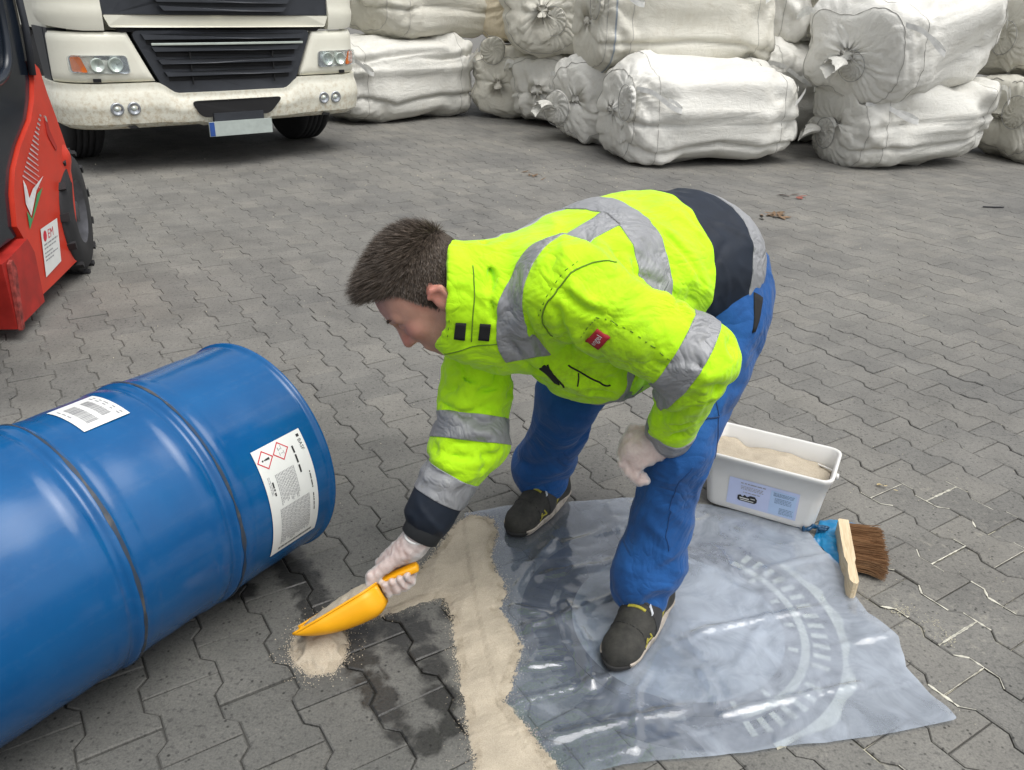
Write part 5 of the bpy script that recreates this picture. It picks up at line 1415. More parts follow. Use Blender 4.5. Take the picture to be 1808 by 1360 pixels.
def jacket_disp(P):
    sh = P.shape[:-1]; Q = P.reshape(-1, 3)
    n1, n2 = f1(Q), f2(Q)
    d = .0030*n1-.0042*np.minimum(np.abs(f5(Q))*1.6, 1.0)-.0016*np.minimum(np.abs(f6(Q))*1.4, 1)+.0022
    # left sleeve: rings of folds crowding at the elbow
    cr = lambda ph: (np.abs(np.sin(ph*.5))**.75-.66)*1.7          # rounded swells between sharp valleys
    for a, b, tc_, wd, am, fr_, sk in ((Ls, El, 1.02, .32, .0085, 15, 1.5), (El, Wl, .05, .36, .0070, 14, -1.5), (Rs, Er, 1.0, .34, .0085, 15, 2.0), (Er, Wr, -.02, .36, .0070, 14, 1.5), (Ls, El, .10, .25, .0065, 14, 2.5), (Rs, Er, .30, .30, .0075, 13, -2.5)):
        t_, r_ = arm_t(Q, a, b)
        w_ = np.exp(-((t_-tc_)/wd)**2)*np.exp(-(np.maximum(r_-.10, 0)/.05)**2)
        sd = (Q-a)@unit(np.cross(b-a, A(.3, .5, .8)))
        ph = t_*fr_+sk*sd*9+1.9*n1+.8*n2
        d = d+am*w_*cr(ph)*(.75+.45*n2)
    # pulls over the back, the flank and the hanging front
    T = unit(SPINE-Pv); tt = (Q-Pv)@T
    ph = tt*30+5*n1*.4+Q[:, 2]*14
    d = d+.0065*cr(ph)*np.exp(-((Q[:, 2]-.60)/.12)**2)
    ph2 = (Q@unit(A(.45, .1, .9)))*52+1.8*n1
    d = d+.0060*cr(ph2)*np.exp(-(np.linalg.norm(Q-A(.27, 1.62, .74), axis=1)/.17)**2)
    ph3 = (Q@unit(A(.7, .3, -.6)))*40+2.2*n1
    d = d+.0050*cr(ph3)*np.exp(-(np.linalg.norm(Q-A(.38, 1.90, .88), axis=1)/.17)**2)*np.clip(.5+.8*n2, 0, 1.3)
    ph4 = (Q@unit(A(.2, .9, .3)))*44+1.5*n1
    d = d+.0045*cr(ph4)*np.exp(-(np.linalg.norm(Q-A(-.03, 1.62, .84), axis=1)/.13)**2)
    for k_, pl in enumerate(CREASE):
        pl = np.array(pl); c_ = pl.mean(0); R_ = np.linalg.norm(pl-c_, axis=1).max()+.05
        m_ = np.nonzero(((Q-c_)**2).sum(1) < R_*R_)[0]
        if not len(m_): continue
        q_ = Q[m_]; dm = np.full(len(m_), 9.0)
        for a, b in zip(pl[:-1], pl[1:]):
            ab = b-a; h_ = np.clip((q_-a)@ab/(ab@ab), 0, 1); dm = np.minimum(dm, np.linalg.norm(q_-a-h_[:, None]*ab, axis=1))
        e_ = np.exp(-((((q_-c_)**2).sum(1)**.5)/(R_-.03))**4)
        d[m_] += e_*(-.0075*np.exp(-(dm/.0075)**2)+.0055*np.exp(-((dm-.020)/.013)**2))
    return d.reshape(sh)

J = Field(jacket_disp)
Lat = unit(Ls-Rs); T = unit(SPINE-Pv); Lat = unit(Lat-T*(Lat@T)); Bk = np.cross(T, Lat); Bk = Bk if Bk[2] > 0 else -Bk
LatP = unit(LHp-RHp); LatP = unit(LatP-T*(LatP@T)); BkP = np.cross(T, LatP); BkP = BkP if BkP[2] > 0 else -BkP
LatM = unit(Lat+LatP); LatM = unit(LatM-T*(LatM@T)); BkM = np.cross(T, LatM); BkM = BkM if BkM[2] > 0 else -BkM
mid = (Ls+Rs)/2
J.ell(mid-T*.12+Bk*.005, (.225, .215, .163), T, Bk, .05)              # chest and shoulders (x along T, y lateral, z back)
J.ell(Pv+T*.31+BkM*.02, (.23, .220, .185), T, BkM, .08)
J.ell(Pv+T*.15+BkP*.04, (.20, .205, .175), T, BkP, .08)
J.ell(Pv+T*.04+BkP*.045, (.150, .190, .165), T, BkP, .08)
J.ell(mid-T*.20-Bk*.14+Lat*.02, (.18, .15, .11), T, Bk, .07)          # hanging front
J.seg(mid+Lat*.06, Ls+T*.0, .104, .090, .05)
J.seg(Ls, El, .090, .078, .05); J.seg(El, Wl+ (El-Wl)*.10, .076, .052, .030)
J.seg(mid-Lat*.06, Rs, .11, .092, .05); J.seg(Rs, Er, .090, .082, .05); J.seg(Er, Wr+(Er-Wr)*.22, .080, .058, .035)
# collar standing round the neck
CE = A(-.160, 1.650, .830); CD = unit(CE-mid)
J.seg(mid+CD*.02, CE-CD*.03, .138, .116, .05)
J.seg(A(-.105, 1.615, .742), A(-.03, 1.64, .74), .052, .07, .05)
jlo, jhi = A(-.36, 1.36, .16), A(.74, 2.30, 1.06)
# hollow for the head and face
J.cut(CE+CD*.30, (.30, .55, .55), CD, (0, 0, 1), .006); J.cutseg(CE+CD*.05, CE-CD*.055, .098, .088, .008)
jv, jf = surface_nets(J, jlo, jhi, .0056, .024)
jv = laplace(jv, jf, 1, .3)
jN = vnormals(jv, jf)
jt = to_tris(jf)

M_YEL = None
t = NT('fluorescent_yellow_cloth'); c = t.pos(); g = t.noise(c, 8, 5, .65); g2 = t.noise(c, 38, 5, .7); wv = t.n('TexWave'); wv.inputs['Scale'].default_value = 900; t.l(c, wv.inputs['Vector'])
fine_ = t.noise(c, 700, 2, .7)
col = t.ramp(g, [(.3, (.40, .74, .004)), (.7, (.50, .89, .006))])
dm = spots(t, c, []) if False else None
def spots3(t, pos, pts):
    tot = None
    for x, y, z, r in pts:
        d = t.n('VectorMath', operation='DISTANCE'); t.l(pos, d.inputs[0]); d.inputs[1].default_value = (x, y, z)
        m = t.n('MapRange'); t.l(d.outputs['Value'], m.inputs['Value']); m.inputs['From Min'].default_value = r*1.3; m.inputs['From Max'].default_value = r*.3
        tot = m.outputs[0] if tot is None else t.math('MAXIMUM', tot, m.outputs[0])
    return tot
DIRT = [(.20, 1.47, .78, .10), (.28, 1.43, .73, .09), (.33, 1.43, .70, .08), (.10, 1.52, .80, .06), (.15, 1.60, .66, .10), (.06, 1.68, .60, .08), (.40, 1.50, .62, .06)]
dirt = t.math('MULTIPLY', spots3(t, c, DIRT), t.ramp(g2, [(.42, (0, 0, 0)), (.72, (.55, .55, .55))]))
col = t.mix(dirt, col, (.10, .16, .02))
rg = t.math('MINIMUM', t.math('MULTIPLY', t.math('ABSOLUTE', t.math('SUBTRACT', t.noise(c, 7.5, 3, .55, .9), .5)), 7.0), 1.0)
rg2 = t.math('MINIMUM', t.math('MULTIPLY', t.math('ABSOLUTE', t.math('SUBTRACT', t.noise(c, 17, 3, .55, 1.2), .5)), 5.0), 1.0)
hh = t.math('ADD', t.math('MULTIPLY', rg, 1.0), t.math('ADD', t.math('MULTIPLY', rg2, .18), t.math('ADD', t.math('MULTIPLY', g2, .3), t.math('MULTIPLY', fine_, .06))))
M_YEL = t.done(t.bsdf(col, .72, 0, hh, .45, .010, .25, Sheen_Weight=.15))
M_NAVY = simple('navy_cloth', (.012, .018, .030), .6, 0, .15, 14, 500, .2, .3)
t = NT('reflective_grey_tape'); c = t.pos(); n_ = t.noise(c, 9, 5, .65); rg = t.math('MINIMUM', t.math('MULTIPLY', t.math('ABSOLUTE', t.math('SUBTRACT', t.noise(c, 11, 3, .55, 1.0), .5)), 7.0), 1.0); ds = t.noise(c, 60, 4, .75)
col = t.mix(t.ramp(ds, [(.55, (0, 0, 0)), (.75, (.5, .5, .5))]), t.ramp(n_, [(.3, (.235, .24, .25)), (.7, (.31, .315, .325))]), (.20, .20, .17))
M_REF = t.done(t.bsdf(col, .48, .1, t.math('ADD', rg, t.math('MULTIPLY', ds, .15)), .45, .008, .4))
M_SEAM = simple('dark_seam', (.12, .22, .01), .8)
M_TRS = None
t = NT('blue_work_cloth'); c = t.pos(); g = t.noise(c, 9, 5, .6); g2 = t.noise(c, 45, 5, .7); f_ = t.noise(c, 800, 2)
col = t.ramp(t.math('ADD', t.math('MULTIPLY', g, .6), t.math('MULTIPLY', g2, .4)), [(.32, (.009, .058, .195)), (.66, (.014, .092, .295))])
rg = t.math('MINIMUM', t.math('MULTIPLY', t.math('ABSOLUTE', t.math('SUBTRACT', t.noise(c, 6.5, 3, .55, .9), .5)), 6.0), 1.0)
hh = t.math('ADD', t.math('MULTIPLY', rg, 1.0), t.math('ADD', t.math('MULTIPLY', g2, .35), t.math('MULTIPLY', f_, .08)))
M_TRS = t.done(t.bsdf(col, .8, 0, hh, .5, .010, .2, Sheen_Weight=.12))
t = NT('skin'); c = t.pos(); g = t.noise(c, 22, 5, .6); g2 = t.noise(c, 160, 4)
sk = t.ramp(g, [(.3, (.42, .215, .155)), (.7, (.55, .315, .235))])
H = lambda *v: tuple(hd(*v))
red = spots3(t, c, [(*H(-.012, .085, 0), .040), (*H(.103, 0, -.025), .024), (*H(.070, .040, -.022), .030), (*H(.07, 0, .06), .04)])
sk = t.mix(t.math('MULTIPLY', red, .55), sk, (.56, .19, .15))
stub = t.math('MULTIPLY', spots3(t, c, [(*H(.045, .040, -.075), .055), (*H(.07, .0, -.085), .045), (*H(.0, .055, -.05), .040)]), t.ramp(t.noise(c, 900, 2, .7), [(.40, (.15, .15, .15)), (.62, (.75, .75, .75))]))
sk = t.mix(stub, sk, (.26, .17, .135))
M_SKIN = t.done(t.bsdf(sk, .52, 0, t.math('ADD', g2, t.noise(c, 600, 2)), .25, .0012, .35, Subsurface_Weight=.18, Subsurface_Radius=(.012, .005, .003)))

LOC = lambda V: np.asarray(V)-base
def jparam(V): return (V-Pv)@T
def armp(V, a, b):
    ab = b-a; q = ((V-a)@ab)/(ab@ab); return q, np.linalg.norm(V-a-q[:, None]*ab, axis=1)
# navy back panel: below a slanting hem line across the torso
def plane_f(V, n, d): return V@n-d
tq, rq = armp(jv, El, Wl); inL = (rq < .125) & (tq > -.1)
u_, r_u = armp(jv, Ls, El); inLu = (r_u < .13)
ur, rr1 = armp(jv, Rs, Er); ur2, rr2 = armp(jv, Er, Wr)
tor = jparam(jv)
NAVY_T = .185
nav = NAVY_T-tor-.10*((jv-Pv)@BkP-.17)
# keep sleeve points out of the torso panel
slv = np.minimum(np.linalg.norm(jv-El, axis=1)-.16, np.minimum(rq-.115+(tq < -.2)*1.0+(tq > 1.25)*1.0, 9))
nav = np.where((rq < .115) & (tq > -.3), -.05, nav); nav = np.where((r_u < .125) & (u_ > .3), -.05, nav)
# right cuff navy
cuffR = (ur2-.60)*np.linalg.norm(Wr-Er); cuffR = np.where((rr2 < .10) & (ur2 > .2), cuffR, -.05)
dark = np.maximum(nav, cuffR)
V1, F1, _ = clip(jv, jt, -dark); part('jacket', LOC(V1), F1, M_YEL, man)
V2, F2, _ = clip(jv, jt, nav); part('navy_back_panel', LOC(V2), F2, M_NAVY, man)
V2, F2, _ = clip(jv, jt, cuffR); part('navy_cuff', LOC(V2), F2, M_NAVY, man)

def patch(name, fields, mat, off=.0022, thick=.004, parent=man):
    V, F = jv, jt; N = jN; fs = [np.asarray(f_, float) for f_ in fields]
    for i in range(len(fs)):
        V, F, cy = clip(V, F, fs[i]); fs = [cy(f_) for f_ in fs]; N = cy(N)
        if len(F) == 0: return None
    V, F = shell(V, F, N, off, thick)
    return part(name, LOC(V), F, mat, parent)
def between(s, lo, hi): return [s-lo, hi-s]
lenU, lenF = np.linalg.norm(El-Ls), np.linalg.norm(Wl-El)
mask = lambda m: np.where(m, 1.0, -1.0)
big = np.ones(len(jv))
# sleeve bands
patch('reflective_band', [u_-.80, .985-u_, .135-r_u], M_REF)
patch('reflective_band', [tq-.80, 1.4-tq, .12-rq], M_REF)
patch('reflective_band', [ur-.78, .98-ur, .125-rr1], M_REF)
patch('reflective_band', [ur2-.32, .60-ur2, .10-rr2], M_REF)
# hoop round the torso, braces over the shoulders, band at the hem
offL = np.maximum(r_u-.112, .12-u_); offF = np.maximum(rq-.115, -.35-tq); offR = np.maximum(rr1-.105, .10-ur); offR2 = np.maximum(rr2-.10, -.3-ur2)
free = np.minimum(np.minimum(offL, offF), np.minimum(offR, offR2))
HOOP = tor-.02*((jv-Pv)@LatM)
patch('reflective_band', [HOOP-.335, .425-HOOP, free], M_REF)
hm = tor+.10*((jv-Pv)@BkP-.17)
patch('reflective_band', [hm+.062, .045-hm, offF, offL], M_REF)
latc = (jv-mid)@Lat+.20*(tor-.9)
bkc = (jv-mid)@Bk
brc = jv@A(-.7028, .7109, .0270)-1.1101
patch('reflective_band', [brc+.029, .029-brc, HOOP-.42, 1.12-tor, bkc+.125, np.maximum(.55-u_, r_u-.10)], M_REF)
patch('reflective_band', [-latc-.075, .130+latc, HOOP-.42, 1.12-tor, bkc+.02, np.maximum(.10-ur, rr1-.115)], M_REF)

# --- body: one continuous surface, head to feet
B = Field()
# head
B.ell(hd(-.012, 0, .030), (.098*HS, .076*HS, .092*HS), HF, HU, .03)
B.ell(hd(.030, 0, .022), (.062*HS, .062*HS, .072*HS), HF, HU, .03)
B.ell(hd(.040, 0, -.045), (.050*HS, .052*HS, .060*HS), HF, HU, .03)           # mid face
B.ell(hd(.045, 0, -.088), (.036*HS, .038*HS, .030*HS), HF, HU, .025)          # chin and jaw
for s in (-1, 1):
    B.seg(hd(-.005, s*.054, -.050), hd(.045, s*.030, -.095), .020*HS, .018*HS, .025)
    B.ell(hd(.060, s*.038, -.022), (.020*HS, .020*HS, .016*HS), HF, HU, .02)  # cheek
    B.seg(hd(.082, s*.014, .022), hd(.070, s*.046, .020), .011*HS, .010*HS, .012)  # brow
B.seg(hd(.088, 0, .012), hd(.106, 0, -.028), .0085*HS, .0112*HS, .010)     # nose
for s in (-1, 1): B.ell(hd(.095, s*.010, -.032), (.011*HS, .008*HS, .008*HS), HF, HU, .006)
B.seg(hd(.083, -.018, -.060), hd(.083, .018, -.060), .0075*HS, .0075*HS, .008); B.seg(hd(.080, -.016, -.070), hd(.080, .016, -.070), .0075*HS, .0075*HS, .006)
for s in (-1, 1):
    B.cut(hd(.086, s*.031, .004), (.014*HS, .016*HS, .010*HS), HF, HU, .012)   # eye sockets
    B.ell(hd(.074, s*.031, .003), (.012*HS, .013*HS, .010*HS), HF, HU, .004)   # lids over the eyes
    # ears
    B.ell(he(-.012, s*.080, -.004), (.019*HS, .0075*HS, .030*HS), unit(HF*.95+HU*.2), unit(HU-HF*.25), .008)
    B.seg(he(-.026, s*.088, .010), he(-.010, s*.087, .019), .0056*HS, .0056*HS, .005); B.seg(he(-.010, s*.087, .019), he(.004, s*.084, .014), .0056*HS, .0050*HS, .005)
    B.seg(he(-.026, s*.088, .010), he(-.022, s*.085, -.016), .0056*HS, .0050*HS, .005); B.ell(he(-.012, s*.080, -.030), (.008*HS, .006*HS, .009*HS), HF, HU, .008)
    B.cut(he(-.008, s*.091, -.002), (.009*HS, .005*HS, .014*HS), HF, HU, .004)
# neck, trunk
B.seg(hd(-.030, 0, -.050), Nk+A(.02, 0, -.01), .056, .062, .04)
B.ell(mid-T*.12-Bk*.02, (.19, .18, .115), T, Bk, .06); B.ell(Pv+T*.25-BkM*.01, (.19, .16, .12), T, BkM, .06); B.ell(Pv+T*.04, (.15, .165, .125), T, BkP, .06)
B.seg(mid, Ls, .07, .058, .05); B.seg(mid, Rs, .07, .058, .05)
for a, b, c_ in ((Ls, El, Wl), (Rs, Er, Wr)): B.seg(a, b, .052, .042, .03); B.seg(b, c_, .042, .027, .03)
for a, b, c_ in ((LHp, Lk, La), (RHp, Rk, Ra)): B.seg(a, b, .080, .055, .05); B.seg(b, c_, .054, .036, .03)
for a, d in ((La, unit(A(-.54, -.84, 0))), (Ra, unit(A(-.60, -.80, 0)))): B.seg(A(a[0], a[1], .055)+A(0, 0, 0), A(a[0], a[1], .04)+d*.13, .034, .024, .03)
# right hand closed round the scoop handle
ha = unit(hend-(rear+ (hend-rear)*.1)); hb = unit(A(.08, -1, .12)-ha*(A(.08, -1, .12)@ha)); hc = np.cross(ha, hb); hc = hc if hc[2] > 0 else -hc
G = rear+(hend-rear)*.46-hb*.0
HAND = []
def hseg(Fd, a, b, ra, rb, k=.008): Fd.append((a, b, ra, rb, k))
mcps = []
lens = (.96, 1.04, 1.0, .84)
for i in range(4):
    s = -.0315+.0205*i; l = lens[i]
    m_ = G+ha*s-hb*.036*l+hc*.024; p_ = G+ha*(s*.98)-hb*.022*l-hc*.031*l; d_ = G+ha*(s*.95+.001)+hb*.016*l-hc*.029*l; e_ = G+ha*(s*.93+.002)+hb*.0235-hc*.002*l
    mcps.append(m_); rr = (.0095, .0098, .0094, .0082)[i]
    HAND += [(Wr+(m_-Wr)*.18+ha*s*.45, m_, .0165, .0118, .014), (m_, p_, rr*1.12, rr, .005), (p_, d_, rr, rr*.95, .005), (d_, e_, rr*.95, rr*.82, .004)]
tm0 = Wr+(G-Wr)*.36-ha*.020+hb*.006; tm1 = G-ha*.050+hc*.022+hb*.008; tm2 = G-ha*.066-hc*.006+hb*.018; tm3 = G-ha*.062-hc*.028+hb*.024
HAND += [(tm0, tm1, .0165, .0125, .014), (tm1, tm2, .0118, .0105, .006), (tm2, tm3, .0105, .0088, .005)]
HAND += [(Wr, (mcps[1]+mcps[2])/2+hb*.006, .024, .016, .02), (Wr, tm0, .024, .016, .015)]
# left hand hanging bent over the knee
KN = Lk+A(-.035, -.03, .045)
lw = Wl; hd_l = unit(A(-.86, -.30, -.12)); e_l = unit(A(.46, -.36, -.58)); e_l = unit(e_l-hd_l*(e_l@hd_l)); n_l = np.cross(hd_l, e_l); n_l = n_l if n_l[2] > 0 else -n_l
HANDL = []
M0 = lw+hd_l*.088
dn = unit(A(-.10, -.10, -1.0))
for i in range(4):
    s = -.031+.0205*i; l = (.95, 1.03, 1.0, .84)[i]
    m_ = M0+e_l*s+n_l*(.006-.0025*(i-1.5)**2)-hd_l*.006*abs(i-1); rr = (.0098, .010, .0096, .0084)[i]
    p_ = m_+unit(hd_l*.30+dn*.95)*.042*l; d_ = p_+unit(dn*.75-hd_l*.75)*.026*l; e_ = d_+unit(-hd_l*.95+dn*.15)*.021*l
    HANDL += [(lw+e_l*s*.45, m_, .0175, .0122, .014), (m_, p_, rr*1.12, rr, .005), (p_, d_, rr, rr*.94, .005), (d_, e_, rr*.94, rr*.82, .004)]
q0 = lw+hd_l*.025-e_l*.024; q1 = lw+hd_l*.060-e_l*.046-n_l*.020; q2 = q1+unit(hd_l*.5+dn*.8)*.032; q3 = q2+unit(hd_l*.2+dn*.9)*.026
HANDL += [(q0, q1, .016, .0125, .014), (q1, q2, .0118, .0105, .006), (q2, q3, .0105, .0088, .005), (lw, M0, .025, .018, .02)]
for h in HAND+HANDL: B.seg(*h)
bv, bf = surface_nets(B, A(-.42, 1.36, -.01), A(.75, 2.34, 1.05), .0036, .006)
def largest(V, F):
    adj = [[] for _ in range(len(V))]
    for q in F.tolist():
        for a, b in zip(q, q[1:]+q[:1]): adj[a].append(b); adj[b].append(a)
    lab = np.full(len(V), -1); n = 0
    for s in range(len(V)):
        if lab[s] >= 0: continue
        st_ = [s]; lab[s] = n
        while st_:
            for y in adj[st_.pop()]:
                if lab[y] < 0: lab[y] = n; st_.append(y)
        n += 1
    keep = lab == np.bincount(lab).argmax(); mp = np.cumsum(keep)-1
    return V[keep], mp[F[keep[F].all(1)]]
bv, bf = largest(bv, bf)
bv = laplace(bv, bf, 2, .45)
part('body', LOC(bv), bf, M_SKIN, man)
# --- thin vinyl gloves over both hands
t = NT('vinyl_glove'); c = t.pos(); g = t.noise(c, 60, 5, .7, 1.0)
pb = t.bsdf((.86, .84, .82), .30, 0, g, .22, .003, .5)
tr_ = t.n('BsdfTransparent'); mx = t.n('MixShader'); t.l(t.ramp(g, [(.3, (.36, .36, .36)), (.7, (.46, .46, .46))]), mx.inputs[0]); t.l(tr_.outputs[0], mx.inputs[1]); t.l(pb.outputs[0], mx.inputs[2])
M_GLV = t.done(mx)
gl_d = Noise(55, 18, .022)
for hs, lo_, hi_, wr_, dirw in ((HAND, A(-.36, 1.42, .06), A(-.10, 1.68, .34), Wr-unit(Er-Wr)*.034, unit(Er-Wr)), (HANDL, A(.18, 1.44, .34), A(.44, 1.72, .60), Wl, unit(El-Wl))):
    gf = Field(lambda P: .0009*gl_d(P.reshape(-1, 3)).reshape(P.shape[:-1]))
    for a, b, ra, rb, k in hs: gf.seg(a, b, ra+.0026, rb+.0026, k)
    gf.seg(wr_, wr_+dirw*.05, .0305, .033, .012)
    gv_, gf_ = surface_nets(gf, lo_, hi_, .003, .006); gv_ = laplace(gv_, gf_, 1, .4)
    gv_, gt_, _ = clip(gv_, gf_, (.024 if hs is HAND else .05)-((gv_-wr_)@dirw))
    g_o = part('glove', LOC(gv_), gt_, M_GLV, man)
    s1 = np.cross(dirw, A(0, 0, 1)); s1 = unit(s1); s2 = np.cross(dirw, s1); wn2 = Noise(8, 8, .05)
    rg = [wr_+dirw*(.022+.006*math.sin(2*a+1))+(s1*math.cos(a)+s2*math.sin(a))*(.0325+.002*math.sin(3*a)) for a in np.linspace(0, 2*np.pi, 40, endpoint=False)]
    v, f = tube(rg, .0028, 7, True); part('cuff_roll', LOC(v), f, M_LOOP, g_o)
# knitted cuff on the right wrist
kn = [Wr+(Er-Wr)*q for q in (.40, .25, .10, -.02, -.04)]
v, f = tube(kn[:5], [.052, .050, .047, .045, .038], 36); v = np.array(v)
part('knit_cuff', LOC(v), f, simple('black_knit', (.014, .016, .018), .9, 0, .1, 60, 600, .4), man)

# --- trousers
tf4 = Noise(334, 12, .26); tf1, tf2, tf3 = Noise(341, 16, .18), Noise(302, 18, .075), Noise(303, 10, .35)
def trouser_disp(P):
    sh = P.shape[:-1]; Q = P.reshape(-1, 3); n1, n2 = tf1(Q), tf2(Q); n3 = tf3
    d = .0045*tf4(Q)-.0045*np.minimum(np.abs(n1)*1.5, 1.0)+.002+.0008*n2
    cr = lambda ph: (np.abs(np.sin(ph*.5))**.8-.65)*1.6
    for k_, a_, hp, sk in ((Lk, La, LHp, 1), (Rk, Ra, RHp, -1)):
        near = np.exp(-(np.linalg.norm(Q[:, :2]-a_[None, :2], axis=1)/.16)**4)
        z = Q[:, 2]; ang = np.arctan2(Q[:, 1]-a_[1], Q[:, 0]-a_[0])
        # cloth stacked up above the shoe, creased at the knee
        ph = z*58+1.5*np.sin(ang+sk)+1.5*np.sin(2*ang-sk)+1.1*n1
        d = d+near*(.0115*cr(ph)*np.exp(-((z-.155)/.062)**2))
        kn_ = np.exp(-(np.linalg.norm(Q[:, :2]-k_[None, :2], axis=1)/.15)**4)
        d = d+kn_*.0085*cr(z*34+sk*1.6*np.sin(ang+.8)+1.3*n1)*np.exp(-((z-.36)/.11)**2)*np.clip(.5+.6*n3(Q), 0, 1.2)
        t_, r_ = arm_t(Q, hp, k_); d = d+.009*cr(t_*13+Q[:, 2]*9+1.6*n1)*np.exp(-((t_-.25)/.35)**2)*np.exp(-(np.maximum(r_-.1, 0)/.05)**2)
    return d.reshape(sh)
TR = Field(trouser_disp)
TR.ell(Pv+A(-.002, .01, .012), (.168, .165, .158), T, BkP, .06); TR.ell(Pv-T*.035-BkP*.02, (.12, .165, .14), T, BkP, .06)
TR.seg(LHp+A(.02, .0, 0), Lk, .108, .074, .06); TR.seg(Lk, La+A(-.010, 0, .06), .073, .074, .04); TR.seg(La+A(-.010, .0, .07), La+A(-.022, -.016, .012), .075, .072, .03)
TR.seg(RHp, Rk, .112, .082, .06); TR.seg(Rk, Ra+A(0, 0, .06), .080, .082, .04); TR.seg(Ra+A(0, 0, .07), Ra+A(-.010, -.012, .012), .078, .072, .03)
tv, tf_ = surface_nets(TR, A(-.05, 1.40, .0), A(.82, 2.36, 1.02), .0066, .022); tv = laplace(tv, tf_, 1, .4)
hem = np.minimum(tv[:, 2]-.070-.18*((tv-La)@A(.54, .84, 0)).clip(-.1, .1)*(tv[:, 1] < 1.82)-.18*((tv-Ra)@A(.6, .8, 0)).clip(-.1, .1)*(tv[:, 1] >= 1.82)*-1*-1, 9)
tv2, tt2, _ = clip(tv, tf_, hem)
trs = part('trousers', LOC(tv2), tt2, M_TRS, man)

# --- shoes
M_SHOE = None
t = NT('dusty_grey_shoe'); c = t.pos(); g = t.noise(c, 30, 5, .7); g2 = t.noise(c, 300, 3)
M_SHOE = t.done(t.bsdf(t.ramp(g, [(.3, (.020, .020, .018)), (.7, (.052, .050, .043))]), .75, 0, g2, .4, .001, .3))
M_SOLE = simple('worn_pale_sole', (.42, .37, .31), .7, 0, .25, 40); M_OUT = simple('black_outsole', (.015, .015, .015), .8); M_YLW = simple('dull_yellow_stitching', (.34, .30, .03), .7); M_TAB = simple('grey_lace_tab', (.50, .52, .54), .6)
def shoe(toe, heel):
    d = unit(A(*(np.array(toe)-np.array(heel)), 0)); s = A(-d[1], d[0], 0); Lh = np.linalg.norm(np.array(toe)-np.array(heel)); h0 = A(*heel, .008)
    p = lambda x, y, z: h0+d*x*Lh+s*y+A(0, 0, z)
    S = Field()
    S.ell(p(.80, 0, .030), (.058, .045, .037), d, (0, 0, 1), .03); S.seg(p(.55, .002, .045), p(.80, .002, .036), .042, .034, .03)
    S.seg(p(.14, 0, .040), p(.5, 0, .042), .036, .042, .03); S.seg(p(.30, 0, .085), p(.62, 0, .055), .036, .036, .03)
    S.seg(p(.13, 0, .05), p(.16, 0, .10), .036, .040, .03); S.ell(p(.5, 0, .012), (Lh*.5, .044, .020), d, (0, 0, 1), .012)
    v, f = surface_nets(S, A(min(toe[0], heel[0])-.09, min(toe[1], heel[1])-.09, -.02), A(max(toe[0], heel[0])+.09, max(toe[1], heel[1])+.09, .17), .0038, .006)
    v = laplace(v, f, 1, .4); N = vnormals(v, f)
    x = ((v-h0)@d)/Lh; y = (v-h0)@s; z = v[:, 2]
    up_, ft, cy = clip(v, f, z-.0085)
    sh_ = part('shoe', LOC(up_), ft, M_SHOE, man); sh_['label'] = 'dusty dark grey work shoe with yellow stitching'
    def sp(name, fs, mat, off=.0022, th=.0035):
        V, F, NN = v, to_tris(f), N; fs = [np.asarray(q, float) for q in fs]
        for i in range(len(fs)):
            V, F, cy = clip(V, F, fs[i]); fs = [cy(q) for q in fs]; NN = cy(NN)
            if not len(F): return
        V, F = shell(V, F, NN, off, th); part(name, LOC(V), F, mat, sh_)
    topz = .030+.010*(1-x)
    front = np.where(x > .9, 1, 0)
    sp('midsole', [topz-z, z-.012-.004*0, .86-x+.25*np.abs(y)/.05*.3], M_SOLE, .004, .006)
    sp('outsole', [.0135-z], M_OUT, .0035, .006); sp('toe_bumper', [x-.90, .026-z, z-.010], M_OUT, .0045, .006)
    sp('toe_seam', [.0035-np.abs(x-.74+.9*np.abs(y)**1.2), z-.03], M_OUT, .0015, .003); sp('vamp_panel', [x-.40, .56-x, np.abs(y)-.024, z-.035], simple('shoe_panel', (.018, .018, .018), .6), .0016, .003)
    # side stripe, leaping mark and laces
    side_ = np.where(y*1 > 0, 1.0, -1.0)
    curve = z-(.040+.060*(x-.30)**2*6)
    for o_ in (0, .011):
        q = x-(.46-.22*((z-.035)/.06).clip(0, 1.2)**.7)-o_*4.2*.9
        sp('side_stripe', [.011-np.abs(q), np.abs(y)-.012, z-.034, .105-z], M_YLW, .0014, .003)
    for k in range(3):
        lx = .585-.06*k; sp('lace', [.010-np.abs(x-lx+y*.25), .021-np.abs(y), z-.06], M_YLW if k == 0 else simple('dark_lace', (.03, .03, .03), .8), .003, .004)
    sp('lace_tab', [.012-np.abs(x-.53-(np.abs(y)-.028)*3), np.abs(y)-.022, .036-np.abs(y), z-.05], M_TAB, .003, .004)
    yy, xx = (z-.045)/.03, (x-.70)*Lh/.03
    on = y > 0
    for ang_, cx, cz, hl, hw in ((.10, .66, .050, .015, .0026), (1.0, .635, .058, .008, .0022), (-.7, .70, .045, .009, .0022), (2.2, .695, .055, .006, .002)):
        a_ = (x-cx)*Lh*math.cos(ang_)+(z-cz)*math.sin(ang_); b_ = -(x-cx)*Lh*math.sin(ang_)+(z-cz)*math.cos(ang_)
        sp('leaping_mark', [np.where(y > .0, hl-np.abs(a_), -1), hw-np.abs(b_)], M_YLW, .0014, .003)
shoe((.245, 1.415), (.405, 1.672)); shoe((.010, 1.918), (.168, 2.15))

